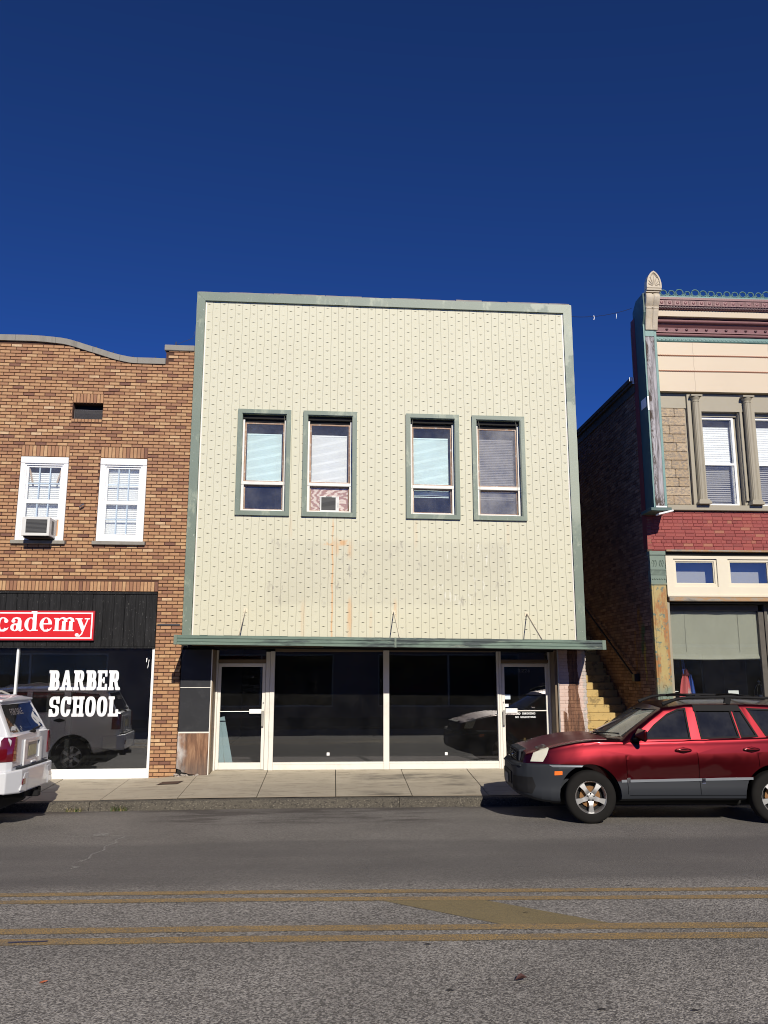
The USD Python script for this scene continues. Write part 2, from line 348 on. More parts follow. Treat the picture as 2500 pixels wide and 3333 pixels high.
def m_kerb(b):
    k = b.mix(b.noise(2.2, 5, .7, b.scale(.6, 1, 2)), (.045, .04, .033), (.12, .105, .08))
    k = b.mix(b.ss(b.noise(26, 4, .75), .52, .60, 0, .75), k, (.025, .022, .02)); k = b.mix(b.ss(b.noise(42, 4, .75, b.scale(1, 1.1, 1.2)), .58, .63, 0, .6), k, (.30, .27, .21))
    return b.p(k, .9, normal=b.bump(b.noise(55, 4), .7, .012))
mat('concrete_kerb', m_kerb)
def m_yellow(b):
    k = b.mix(b.noise(2.2, 4, .6, b.scale(.5, 2, 1)), (.36, .225, .07), (.44, .29, .11))
    k = b.mix(b.ss(b.vor(75, 'distance'), .36, .55, 0, .7), k, (.10, .088, .07))
    k = b.mix(b.ss(b.noise(9, 6, .8, b.scale(.5, 1, 1)), .50, .60, 0, .55), k, (.15, .128, .10))
    return b.p(k, .75, normal=b.bump(b.vor(75, 'distance'), .5, .01))
mat('lane_yellow', m_yellow)
def m_olive(b):
    k = b.mix(b.noise(1.8, 4), (.185, .142, .062), (.25, .195, .095)); k = b.mix(b.ss(b.vor(75, 'distance'), .45, .6, 0, .4), k, (.08, .07, .05))
    return b.p(k, .8, normal=b.bump(b.vor(75, 'distance'), .4, .01))
mat('hatch_olive', m_olive)
mat('chalk', lambda b: b.n('mix_closure', 'closure', fac=b.ss(b.noise(38, 5, .75), .38, .62, 0, .75), closure1=b.n('transparent_bsdf', 'BSDF', color=(1, 1, 1)), closure2=b.p((.36, .35, .32), .9))); paint('dirt_ground', (.14, .12, .09), .95, .3, .4)
paint('rust_plate', (.085, .05, .035), .8, .3, 12, .5, (.03, .02, .018)); plain('blue_mark', (.035, .04, .09), .8)

m = MS().sheet(lambda x, y: (x, y, -.75), np.linspace(-400, 400, 9), np.linspace(-400, 400, 9)); single('ground', 'bare ground under the street and the buildings', 'ground', m, '/World/Looks/dirt_ground', kind='structure')
xs = np.r_[-45, -30, -20, np.arange(-12, 14.1, .5), 20, 30, 45]; ys = np.r_[-15.6, -14, -12, -10.5, -9.6, -9, -8.05, -7, -6, -5, -4, -3, -2.4, -2.12]
m = MS().sheet(lambda x, y: (x, y, float(road_z(x, y))), xs, ys); single('road', 'grey coarse asphalt street with a darker worn lane', 'road', m, '/World/Looks/asphalt', kind='structure')
# pavement of slabs, kerb of cast sections
JX = [-12.6, -11.3, -10.0, -8.75, -7.5, -6.25, -5.0, -3.78, -2.54, -1.25, .055, 1.33, 2.62, 3.9, 5.18, 6.46, 7.74, 9.0, 10.3, 11.6, 12.9]
t = thing('sidewalk', 'pale tan concrete sidewalk falling towards the kerb', 'sidewalk', (0, -1.1, 0), kind='structure')
m = MS().sheet(lambda x, y: (x, y, float(walk_z(x, y)) - .03), np.linspace(-13, 13, 53), [-2.02, -1, 0, .42, .6]); emit(t, 'joint_bed', m, '/World/Looks/dark_void')
rng = random.Random(5)
for a, bq in zip(JX[:-1], JX[1:]):
    m = MS(); xs = np.linspace(a + .007, bq - .007, 5); sk = .05 if a > -3 else (.0)
    ys = [-2.0, -1.5, -1, -.5, 0, .2, .42, .75]; dz = rng.uniform(-.003, .003)
    m.sheet(lambda x, y: (x, y, float(walk_z(x, y)) + dz), xs, ys)
    for e in (0, 4): m.sheet(lambda q, y: (xs[e], y, float(walk_z(xs[e], y)) + dz - .028*q), [0, 1] if e else [1, 0], ys)
    emit(t, 'slab', m, '/World/Looks/concrete_walk')
t = thing('kerb', 'dark stained concrete kerb along the sidewalk', 'kerb', (0, -2.08, 0), kind='structure')
KX = [-13, -8.2, -3.9, 1.1, 5.6, 9.5, 13]
for a, bq in zip(KX[:-1], KX[1:]):
    m = MS(); xs = np.linspace(a + .004, bq - .004, 9); prof = [(-2.19, -.20), (-2.165, -.03), (-2.15, -.008), (-2.12, .001), (-2.0, .002), (-1.99, -.1)]
    m.sheet(lambda x, q: (x, prof[int(q)][0], float(kerb_z(x)) + prof[int(q)][1]), xs, range(len(prof)))
    emit(t, 'kerb_section', m, '/World/Looks/concrete_kerb', smooth=50)
def stripe(p0, p1, w0, w1, dz=.004, n=24, seed=0):
    m = MS(); r = random.Random(seed)
    for i in range(n + 1): pass
    xs = np.linspace(0, 1, n + 1); jit = [(r.uniform(-.006, .006), r.uniform(-.006, .006)) for _ in xs]
    def fn(u, q):
        i = int(round(u*n)); x = p0[0] + (p1[0]-p0[0])*u; y = p0[1] + (p1[1]-p0[1])*u + (w0 + (w1-w0)*u)*(q - .5) + jit[i][int(q)]
        return (x, y, float(road_z(x, y)) + dz)
    return m.sheet(fn, xs, [0, 1])
for (p0, p1, w, lab) in (((-12, -7.42), (14, -8.38), .135, 'faded yellow road line nearest the kerb'), ((-12, -7.70), (14, -8.66), .125, 'faded yellow road line, second from the kerb'),
                      ((-12, -8.62), (14, -9.50), .15, 'broad yellow road line, third from the kerb'), ((-12, -8.90), (14, -9.76), .15, 'broad yellow road line nearest the viewer')):
    single('road_line', lab, 'road marking', stripe(p0, p1, w, w, n=60, seed=len(lab)), '/World/Looks/lane_yellow')

# ---------------------------------------------------------------- cream metal-clad shop
def tilt(v):  # the old front has settled: it drops a little to the right, more so above the canopy
    v = v.copy(); k = np.clip((v[:, 2] - .4)/1.9, 0, 1); v[:, 2] -= .0105*(v[:, 0] - 1.0)*k; return v
L = '/World/Looks/'
shop = thing('cream_shop_building', 'two-storey shop clad in cream ribbed metal with green trim and dark storefront', 'building', (1.04, 0, 0))
WINS = [(-2.01, -.93), (-.68, .42), (1.43, 2.53), (2.80, 3.90)]; WZ = (4.985, 7.19); CW = .085
PX0, PX1, NP = -2.765, 4.815, 49; pw = (PX1 - PX0)/NP
rng = random.Random(3); sl = .1905
holes = unary_union([rect(a + .02, b - .02, WZ[0] + .02, WZ[1] - .02) for a, b in WINS])
for i in range(NP):
    x0 = PX0 + i*pw + .0025; x1 = PX0 + (i+1)*pw - .0025; top = 9.535
    poly = rect(x0, x1, 2.60 + rng.uniform(-.006, .006), top); cx = (x0 + x1)/2; z = 9.47 - (i % 2)*sl/2 + rng.uniform(-.006, .006); cuts = []
    while z > 2.66:
        w = .046*rng.uniform(.9, 1.05); h = .0125*rng.uniform(.75, 1.1) if rng.random() > .04 else .004
        cuts.append(Polygon([(cx - w, z), (cx - w*.55, z - h*.35), (cx - w*.2, z - h*.85), (cx, z - h), (cx + w*.2, z - h*.85), (cx + w*.55, z - h*.35), (cx + w, z), (cx, z + .002)])); z -= sl
    poly = poly.difference(unary_union(cuts)).difference(holes); dy = rng.uniform(-.0015, .0015)
    for g in getattr(poly, 'geoms', [poly]):
        m = MS().prism(g, .05 + dy, .054 + dy); bz = g.bounds
        for e in (x0, x1):  # folded flanges
            if abs(bz[0] - e) < .03 or abs(bz[2] - e) < .03: m.box(e - .001, e + .001, .054, .068, bz[1], bz[3])
        emit(shop, 'siding_panel', m, L + 'siding', warp=tilt)
# structure behind the skin
front = rect(-2.93, 5.0, 2.36, 9.60).difference(unary_union([rect(a + CW, b - CW, WZ[0] + CW, WZ[1] - CW) for a, b in WINS]))
m = MS().prism(front, .075, .24); emit(shop, 'front_wall', m, L + 'dark_void', warp=tilt)
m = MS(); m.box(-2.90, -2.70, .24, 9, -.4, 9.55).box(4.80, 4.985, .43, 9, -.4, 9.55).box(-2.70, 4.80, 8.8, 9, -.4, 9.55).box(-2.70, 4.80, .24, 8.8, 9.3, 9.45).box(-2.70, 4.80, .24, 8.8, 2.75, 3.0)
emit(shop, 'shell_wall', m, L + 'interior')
m = MS().box(-2.66, 4.78, .44, 8.8, -.3, .078); emit(shop, 'floor', m, L + 'floor_inside')
# green border
fz0, fz1 = 9.53, 9.715
tr = [Polygon([(-2.94, fz1), (-2.765, fz0), (4.82, fz0), (5.0, fz1)]), Polygon([(-2.94, 2.56), (-2.77, 2.56), (-2.765, fz0), (-2.94, fz1)]), Polygon([(4.82, 2.56), (5.0, 2.56), (5.0, fz1), (4.82, fz0)])]
emit(shop, 'top_trim', MS().prism(tr[0], 0, .11), L + 'trim_green', warp=tilt)
for q in tr[1:]: emit(shop, 'side_trim', MS().prism(q, .003, .10).prism(q, .103, .24), L + 'trim_green', warp=tilt)
for q in ((-2.76, -2.735), (4.79, 4.82)): emit(shop, 'edge_bead', MS().box(q[0], q[1], .045, .049, 2.60, 9.525), L + 'white_metal', warp=tilt)
rng = random.Random(8); x = -2.92
while x < 4.95:
    w = rng.uniform(.5, 1.1); e = min(4.98, x + w)
    emit(shop, 'coping', MS().box(x, e - .006, .03 + rng.uniform(0, .02), .30, 9.716, 9.745 + rng.uniform(0, .02), .008), L + 'coping_grey', warp=tilt); x = e
# upstairs windows
def shop_window(i, a, b, blind, blow, glassmat):
    z0, z1 = WZ; m = MS().prism(frame_poly(a, b, z0, z1, CW), .0, .065)
    fr = frame_poly(a + CW, b - CW, z0 + CW, z1 - CW, .012); m.prism(fr, .02, .235)
    w = emit(shop, 'window', m, L + 'trim_green', warp=tilt)
    A, Bq, Z0, Z1 = a + CW + .013, b - CW - .013, z0 + CW + .013, z1 - CW - .013
    zm = 5.665
    emit(w, 'head_box', MS().box(A, Bq, .10, .23, Z1 - .075, Z1).box(A, Bq, .165, .225, Z1 - .13, Z1 - .076), L + 'dark_void', warp=tilt)
    m = MS().box(A, A + .035, .13, .17, zm, Z1 - .08).box(Bq - .035, Bq, .13, .17, zm, Z1 - .08).box(A, A + .05, .115, .17, Z0, zm - .001).box(Bq - .05, Bq, .115, .17, Z0, zm - .001)
    m.box(A - .002, Bq + .002, .105, .172, zm - .03, zm + .035, .004).box(A + .05, Bq - .05, .12, .17, Z0, Z0 + .04)
    emit(w, 'storm_frame', m, L + 'white_metal', warp=tilt)
    m = MS().prism(frame_poly(A + .036, Bq - .036, zm + .036, Z1 - .131, .032), .18, .22).prism(frame_poly(A + .051, Bq - .051, Z0 + .041, zm - .031, .022), .18, .22)
    emit(w, 'sash', m, L + 'peeled_wood', warp=tilt)
    emit(w, 'pane', MS().box(A + .06, Bq - .06, .195, .20, zm + .06, Z1 - .16), L + glassmat, warp=tilt)
    emit(w, 'pane', MS().box(A + .07, Bq - .07, .197, .202, Z0 + .06, zm - .05), L + glassmat, warp=tilt)
    emit(w, 'blind', blinds(A + .075, Bq - .10, blow, 6.72, .30, *((.036, .95) if blind == 'blind_grey' else (.024, 1.2))), L + blind, warp=tilt)
    return A, Bq, Z0, zm
for i, (bl, bw, gm) in enumerate((('blind_cyan', 5.69, 'glass'), ('blind_white', 5.68, 'glass'), ('blind_cyan', 5.50, 'glass'), ('blind_grey', 5.48, 'dirty_glass'))):
    A, Bq, Z0, zm = shop_window(i, *WINS[i], bl, bw, gm)
    if i == 1:
        emit(shop, 'plywood_infill', MS().box(A + .075, Bq - .075, .205, .225, Z0 + .062, zm - .052), L + 'plywood_window', warp=tilt)
        ac = thing('air_conditioner', 'small grey air conditioner set in plywood in the cream shop window', 'air conditioner', (-.13, .16, 5.15))
        cx = -.14; m = MS().prism(frame_poly(cx - .175, cx + .205, 5.125, 5.435, .022).difference(rect(cx + .165, cx + .19, 5.2, 5.3)), .155, .20).box(cx + .14, cx + .183, .158, .2, 5.147, 5.413)
        emit(ac, 'housing', m, L + 'ac_white', warp=tilt)
        m = MS().box(cx - .153, cx + .14, .185, .19, 5.147, 5.413)
        for k in range(11): m.box(cx - .152, cx + .139, .168, .184, 5.153 + k*.0235, 5.165 + k*.0235)
        emit(ac, 'grille', m, L + 'ac_grille', warp=tilt)
        emit(ac, 'badge', MS().box(cx - .06, cx + .06, .150, .154, 5.419, 5.431), L + 'ac_grille', warp=tilt)
rooms = MS()
for a, b in WINS: rooms.box(a, b, 1.2, 1.25, 4.9, 7.2)
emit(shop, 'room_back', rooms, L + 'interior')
# canopy over the pavement
CY0, CZ0, CZ1 = -1.1, 2.385, 2.555
m = MS()
prof = Polygon([(CY0, CZ0), (CY0 - .012, CZ0 + .004), (CY0 - .012, CZ0 + .042), (CY0 - .002, CZ0 + .047), (CY0 - .002, CZ0 + .052), (CY0 - .014, CZ0 + .057), (CY0 - .014, CZ0 + .103), (CY0 - .002, CZ0 + .108), (CY0 - .002, CZ0 + .113), (CY0 - .018, CZ0 + .119), (CY0 - .018, CZ1), (CY0 + .02, CZ1), (CY0 + .02, CZ0)])
m.prism(prof, -2.82, 4.955, axis='x'); can = emit(shop, 'canopy', m, L + 'canopy_green', warp=tilt)
for x0, x1 in ((-2.885, -2.821), (4.956, 5.03)):
    emit(can, 'end_cap', MS().box(x0, x1, CY0 - .022, CY0 + .03, CZ0 - .004, CZ1 + .004, .006).box(x0 + .01, x1 - .01, CY0 + .031, -.002, CZ0 + .01, CZ1 - .05), L + 'trim_green', warp=tilt)
emit(can, 'deck', MS().box(-2.81, 4.95, CY0 + .021, -.002, CZ0 + .03, CZ0 + .07).box(-2.6, -.2, CY0 + .25, CY0 + .33, CZ0 - .012, CZ0 + .029), L + 'brown_paint', warp=tilt)
emit(can, 'seam_cover', MS().box(1.10, 1.135, CY0 - .024, CY0 + .021, CZ0 - .003, CZ1 + .003), L + 'trim_green', warp=tilt)
emit(can, 'flashing', MS().box(-2.76, 4.8, -.10, .045, 2.56, 2.585), L + 'dark_void', warp=tilt)
for x, dx in ((-1.74, 0), (1.17, .03), (3.83, .03)):
    m = MS().bar((x, .02, 3.10), (x + dx, -1.02, 2.555), .045, .012, side=(1, 0, 0)).box(x - .035, x + .035, .038, .049, 3.06, 3.13)
    emit(shop, 'canopy_strut', m, L + 'strut_cream', warp=tilt)
# storefront, set back under the canopy
Y0 = .42; g = L + 'white_metal'
def sp(*rects, y0=Y0 - .045, y1=Y0 + .045):
    m = MS()
    for r_ in rects: m.box(r_[0], r_[1], y0 + (r_[4] if len(r_) > 4 else 0), y1, r_[2], r_[3], .004)
    return m
sf = emit(shop, 'storefront_frame', sp((-1.335, -1.255, .07, 2.33), (-1.25, -1.165, .07, 2.34, -.012), (.985, 1.10, .07, 2.36), (3.265, 3.30, .07, 2.36, -.01), (3.305, 3.35, .07, 2.36), (-2.31, -2.275, .07, 2.36), (4.315, 4.345, .07, 2.36),
     (-1.163, .983, .075, .175, -.01), (-1.163, .983, .176, .215), (1.102, 3.263, .075, .175, -.01), (1.102, 3.263, .176, .213)), g)
emit(sf, 'head_rail', sp((-2.274, -1.337, 2.115, 2.18), (3.352, 4.313, 2.115, 2.18), (-1.163, .983, 2.33, 2.40), (1.102, 3.263, 2.33, 2.40)), L + 'brown_paint')
for a, b in ((-1.16, .98), (1.105, 3.26)): emit(sf, 'pane', MS().box(a, b, Y0, Y0 + .006, .21, 2.36), L + 'shop_glass')
for a, b in ((-2.27, -1.34), (3.355, 4.31)): emit(sf, 'transom_pane', MS().box(a, b, Y0, Y0 + .006, 2.18, 2.38), L + 'shop_glass')
def door(a, b, hinge_left):
    d = emit(shop, 'door', sp((a, a + .06, .085, 2.105), (b - .06, b, .085, 2.105), (a + .062, b - .062, .085, .215), (a + .062, b - .062, 2.035, 2.105), y0=Y0 - .03, y1=Y0 + .02), g)
    emit(d, 'pane', MS().box(a + .05, b - .05, Y0 - .004, Y0 + .002, .2, 2.05), L + 'shop_glass')
    hx = b - .03 if hinge_left else a + .03; s = -1 if hinge_left else 1
    emit(d, 'push_bar', MS().box(a + .062, b - .062, Y0 - .05, Y0 - .035, 1.17, 1.188), g)
    emit(d, 'latch_box', MS().box(min(hx + s*.03, hx + s*.27), max(hx + s*.03, hx + s*.27), Y0 - .068, Y0 - .032, 1.135, 1.225, .006), L + 'vinyl_white')
    m = MS().box(hx - .028, hx + .022, Y0 - .10, Y0 - .075, .90, 1.19, .008)
    for z in (.93, 1.16): m.box(hx - .012, hx + .012, Y0 - .076, Y0 - .028, z - .012, z + .012)
    emit(d, 'handle', m, L + 'grey_metal'); emit(d, 'lock', MS().rev([(0, 0), (.014, 0), (.016, .006), (0, .006)], (hx, Y0 - .041, 1.34), 'y', 12), L + 'steel')
    return d
d1 = door(-2.27, -1.342, True); d2 = door(3.356, 4.31, False)
def text(s_, x, z, h, y, squash=1.0, bold=True):
    t_ = meshkit.text_mesh(s_, h, .0015, bold); v = np.array(t_.vertices); v[:, 0] *= squash
    return MS().add(np.c_[x + v[:, 0], y - v[:, 2], z + v[:, 1]], np.array(t_.faces)[:, ::-1] if False else np.array(t_.faces))
emit(d2, 'lettering', text('NO  SMOKING', 3.64, 1.105, .036, Y0 - .006, 1.12), L + 'letter_white')
emit(d2, 'lettering', text('NO  SOLICITING', 3.615, 1.035, .036, Y0 - .006, 1.02), L + 'letter_white')
emit(d2, 'house_number', text('1226', 3.70, 1.93, .06, Y0 - .006, 1.2, False), L + 'letter_faint')
emit(d2, 'sticker', MS().box(3.42, 3.53, Y0 - .007, Y0 - .005, 1.40, 1.49), L + 'muntin'); emit(d2, 'sticker', MS().box(3.41, 3.49, Y0 - .007, Y0 - .005, 1.25, 1.31), L + 'sticker')
for x, z in ((-.12, .335), (2.20, .33)): emit(sf, 'notice_sticker', MS().prism(Polygon([(x, z), (x + .055, z), (x + .055, z + .055), (x + .035, z + .06), (x + .03, z + .052), (x + .02, z + .06), (x, z + .055)]), Y0 - .003, Y0 - .001), L + 'sticker')
# jambs and piers either side
emit(shop, 'jamb', MS().box(-2.335, -2.312, .01, Y0 - .01, .06, 2.36), L + 'brown_paint'); emit(shop, 'jamb', MS().box(4.346, 4.40, .03, Y0 + .03, .06, 2.36), L + 'brown_paint')
emit(shop, 'jamb_bead', MS().box(-2.352, -2.335, -.012, .01, .03, 1.72).box(-2.352, -2.335, -.012, .01, 1.72, 2.36), g); emit(shop, 'corner_post', MS().tube([(4.405, -.01, .05), (4.405, -.01, 2.36)], .014), L + 'grey_metal')
emit(shop, 'pier_core', MS().box(-2.925, -2.353, .02, .25, -.1, 2.36), L + 'dark_void'); 
emit(shop, 'black_panel', MS().box(-2.925, -2.353, 0, .018, .825, 1.64), L + 'black_panel'); emit(shop, 'black_panel', MS().box(-2.925, -2.353, 0, .018, 1.655, 2.36), L + 'black_panel')
emit(shop, 'panel_strip', MS().box(-2.925, -2.353, -.006, .016, 1.641, 1.654).box(-2.925, -2.353, -.008, .016, .80, .824), g)
pl = Polygon([(-2.935, .16), (-2.85, .13), (-2.83, .09), (-2.74, .075), (-2.70, .055), (-2.62, .05), (-2.55, .03), (-2.354, .042), (-2.353, .80), (-2.93, .80)])
emit(shop, 'plywood_panel', MS().prism(pl, -.005, .016), L + 'weathered_plywood')
m = MS(); rr = random.Random(4)
for k in range(26): m.ball((rr.uniform(-2.96, -2.5), rr.uniform(-.02, .03), rr.uniform(.0, .05)), np.array([rr.uniform(.012, .04)]*3)*[1, .8, .6], 1)
emit(shop, 'rubble', m, L + 'torn_mortar', kind='stuff')
rr = random.Random(11); row = 0; z = .02
emit(shop, 'pier_core', MS().box(4.425, 4.955, .008, .42, -.2, 2.36), L + 'pink_brick')
while z < 2.33:
    x = 4.42 - (row % 2)*.105
    while x < 4.96:
        a, b = max(4.42, x + .004), min(4.965 + rr.uniform(-.03, .012), x + .205)
        if b - a > .03: emit(shop, 'pier_brick', MS().box(a, b, rr.uniform(-.003, .003), .06, z + .004, z + .0645, .004), L + 'pink_brick')
        x += .2085
    emit(shop, 'pier_brick', MS().box(4.957, 4.99 + rr.uniform(-.02, .01), .07 + .0*row, .25 - (row % 2)*.06, z + .004, z + .0645, .006), L + 'torn_mortar'); z += .0685; row += 1
# bits inside the empty shop
lb = thing('leaning_board', 'pale blue boards leaning behind the left glass door', 'board', (-2.1, .6, .08))
emit(lb, 'board', MS().bar((-2.02, .62, .085), (-2.24, .75, 1.05), .16, .018, side=(0, 1, 0)), L + 'board_blue'); emit(lb, 'board', MS().bar((-2.15, .52, .085), (-2.25, .60, .95), .10, .018), L + 'board_blue')
emit(lb, 'edge_strip', MS().bar((-2.10, .60, .085), (-2.275, .73, 1.05), .014, .022), L + 'peeled_wood')
rr = random.Random(21)
for k, (a, b) in enumerate(((1.15, 1.5), (1.45, 1.9), (1.9, 2.3))):
    single('litter_paper', ('crumpled red and white paper at the window beside the middle post', 'long torn paper strip behind the right window, middle of three', 'flattened paper near the right end of the window floor')[k], 'paper', MS().sheet(lambda x, y: (x, y, .085 + .02*rr.random()), np.linspace(a, b, 8), np.linspace(.52, .75, 4)), L + 'paper')

# ---------------------------------------------------------------- tan brick shop on the left
def m_brick(b):
    tn = b.n('attribute', 'fac', attribute='tone')
    k = b.ramp(tn, [(0, (.17, .078, .052)), (.12, (.25, .12, .07)), (.3, (.34, .175, .092)), (.55, (.425, .238, .118)), (.75, (.505, .315, .16)), (1, (.60, .43, .26))])
    k = b.mix(b.ss(b.noise(11, 4, .65), .4, .75, 0, .45), k, (.29, .14, .07))
    k = b.mix(b.ss(b.noise(1.2, 5, .7), .6, .8, 0, .4), k, (.19, .11, .065))
    k = b.mix(b.ss(b.noise(90, 2), .63, .72, 0, .5), k, (.12, .06, .04))
    return b.p(k, .85, normal=b.bump(b.noise(60, 3), .3, .006))
mat('tan_brick', m_brick)
paint('mortar', (.085, .04, .024), .95, .25, 4, .4, (.07, .04, .03), .3)
paint('stone_grey', (.25, .235, .20), .85, .2, 3, .6, (.13, .115, .095), .35, 45, streak=True)
def m_board(b):
    g = b.noise(20, 5, .75, b.scale(1, 1, .08)); k = b.mix(b.ss(g, .35, .7), (.007, .007, .0075), (.02, .02, .021))
    k = b.mix(b.ss(b.noise(30, 4, .8, b.scale(1, 1, .5)), .63, .68), k, (.11, .11, .105))
    return b.p(k, .7, specular_ior_level=.2, normal=b.bump(g, .5, .015))
mat('black_board', m_board)
plain('sign_red', (.62, .012, .018), .35); plain('sign_white', (.86, .85, .86), .35); plain('sign_maroon', (.20, .01, .02), .5)
plain('mesh_iron', (.05, .045, .05), .6); paint('infill_orange', (.55, .30, .15), .6); paint('stick_wood', (.50, .36, .24), .7)
BX = -2.95
def bw(v): v = v.copy(); v[:, 1] += .08 + .031*(v[:, 0] - BX); return v
barber = thing('tan_brick_building', 'tan brick building with curved parapet, two white windows and dark shop window', 'building', (-5.2, .05, 0))
XL = -8.3; XR = BX - .004
TOPX = np.array([-8.3, -6.9, -6.26, -5.65, -5.03, -4.40, -4.15, -3.535]); TOPZ = np.array([8.48, 8.56, 8.565, 8.53, 8.37, 8.195, 8.16, 8.16]); topc = PchipInterpolator(TOPX, TOPZ)
BW = [(-6.245, -5.325), (-4.705, -3.795)]; BZ = (4.46, 6.145)
SH = (XL, -3.455, 3.475)  # shop opening
def ztop(x): return 8.46 if x > -3.535 else float(topc(x))
wallpoly = Polygon([(XL, -.4), (XR, -.4), (XR, 8.46), (-3.53, 8.46), (-3.53, 8.16)] + [(x, ztop(x)) for x in np.linspace(-3.535, XL, 40)])
cut = unary_union([rect(a, b, *BZ) for a, b in BW] + [rect(SH[0] - 1, SH[1], -1, SH[2]), rect(-5.32, -4.735, 6.955, 7.285)])
emit(barber, 'mortar_wall', MS().prism(wallpoly.difference(cut), .02, .22), L + 'mortar', warp=bw)
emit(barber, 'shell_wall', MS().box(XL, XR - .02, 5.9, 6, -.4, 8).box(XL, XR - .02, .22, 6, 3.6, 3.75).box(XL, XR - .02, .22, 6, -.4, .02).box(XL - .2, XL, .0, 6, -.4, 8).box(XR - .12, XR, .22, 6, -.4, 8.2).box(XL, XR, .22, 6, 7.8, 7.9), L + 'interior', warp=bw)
rr = random.Random(2); CH = .0685; BL = .2095; J = .0072; bricks = []
excl = [(a, b, BZ[0] - .075 if 0 else BZ[0], BZ[1] + .235) for a, b in BW] + [(-5.325, -4.73, 6.88, 7.49), (SH[0] - 1, SH[1], -1, SH[2] + .205)] + [(a - .06, b + .055, BZ[0] - .075, BZ[0]) for a, b in BW]
def tone(): return min(1, max(0, rr.gauss(.48, .17) if rr.random() > .06 else rr.uniform(0, .2)))
z = -.06; row = 0
while z < 8.5:
    z0, z1 = z + J, z + CH - J; x = XL - (row % 2)*BL/2 + rr.uniform(-.004, .004)
    while x < XR:
        a, e = max(XL, x + J), min(XR, x + BL - J); x += BL
        if e - a < .02: continue
        segs = [(a, e)]
        for (q0, q1, w0, w1) in excl:
            if z1 > w0 + .01 and z0 < w1 - .01:
                ns = []
                for s0, s1 in segs:
                    if s1 <= q0 or s0 >= q1: ns.append((s0, s1)); continue
                    if s0 < q0 - .02: ns.append((s0, q0 - J))
                    if s1 > q1 + .02: ns.append((q1 + J, s1))
                segs = ns
        for s0, s1 in segs:
            zt = min(ztop(s0 + .002), ztop(s1 - .002), ztop((s0+s1)/2)) + .01
            if z0 > zt - .012 or s1 - s0 < .02: continue
            bricks.append((s0, s1, z0, min(z1, zt), tone()))
    z += CH; row += 1
def soldier(a, e, z0, z1, n):
    w = (e - a)/n
    for i in range(n): bricks.append((a + i*w + J*.8, a + (i+1)*w - J*.8, z0 + J, z1 - J, tone()))
for a, e in BW: soldier(a - .005, e + .005, BZ[1] + .005, BZ[1] + .235, 13)
soldier(-5.325, -4.73, 7.285, 7.485, 9); soldier(-5.345, -4.735, 6.88, 6.955, 9); soldier(SH[1] - 71*.0685, SH[1] + .0, SH[2], SH[2] + .2, 71)
bricks.sort(key=lambda q: (q[1] < -6.9, 0 if q[0] > -6.95 and q[3] < 4.4 else 1, q[2] if q[3] < 4.4 else -q[0]))
rest = MS()
for i, (a, e, z0, z1, tn) in enumerate(bricks):
    dy = rr.uniform(-.002, .002)
    if i < 300: emit(barber, 'brick', MS().box(a, e, dy, .05, z0, z1, .003, tone=tn), L + 'tan_brick', warp=bw, tone=True)
    else: rest.box(a, e, dy, .05, z0, z1, .003, tone=tn)
emit(barber, 'brickwork', rest, L + 'tan_brick', warp=bw, tone=True, kind='stuff')
# copings
edges = [XL, -7.3, -6.55, -5.75, -5.0, -4.45, -4.1, -3.53]
for a, e in zip(edges[:-1], edges[1:]):
    xs = np.linspace(a + .003, e - .003, 8); poly = Polygon([(x, float(topc(min(x, -3.535))) + .0) for x in xs] + [(x, float(topc(min(x, -3.535))) + .125) for x in xs[::-1]])
    emit(barber, 'coping', MS().prism(poly, -.03, .26), L + 'stone_grey', warp=bw)
emit(barber, 'coping', MS().box(-3.565, XR + .0, -.03, .26, 8.462, 8.585, .01), L + 'stone_grey', warp=bw)
m = MS()
for x in (-6.25, -5.3, -4.95, -4.6, -4.2, -3.75): m.tube([(x, 0, ztop(x) + .12), (x + .01, 0, ztop(x) + .16)], .008, 6)
emit(barber, 'anchor_pin', m, L + 'mesh_iron', warp=bw, kind='stuff')
emit(barber, 'antenna_stub', MS().tube([(-3.36, .05, 8.58), (-3.35, .05, 8.68)], .012, 6).tube([(-3.25, .05, 8.58), (-3.1, .05, 8.595)], .01, 6).tube([(-3.5, .02, 8.47), (-3.3, -.03, 8.6), (-3.0, -.02, 8.75), (-2.96, -.02, 8.9)], .004, 5), L + 'mesh_iron', warp=bw)
# vent
m = MS().box(-5.32, -4.735, .20, .21, 6.955, 7.285); v = emit(barber, 'vent', m, L + 'dark_void', warp=bw)
m = MS()
for i in range(-9, 22):
    for s in (-1, 1):
        x0 = -5.32 + i*.042; p = LineString([(x0 if s > 0 else x0 + .2, 6.955), (x0 + .4 if s > 0 else x0 - .2, 7.155)]).intersection(rect(-5.30, -4.74, 6.96, 7.16))
        if p.length > .01: q = list(p.coords); m.bar((q[0][0], .10, q[0][1]), (q[-1][0], .10, q[-1][1]), .006, .004)
m.prism(frame_poly(-5.315, -4.738, 6.958, 7.17, .014), .095, .115); emit(v, 'grille', m, L + 'mesh_iron', warp=bw)
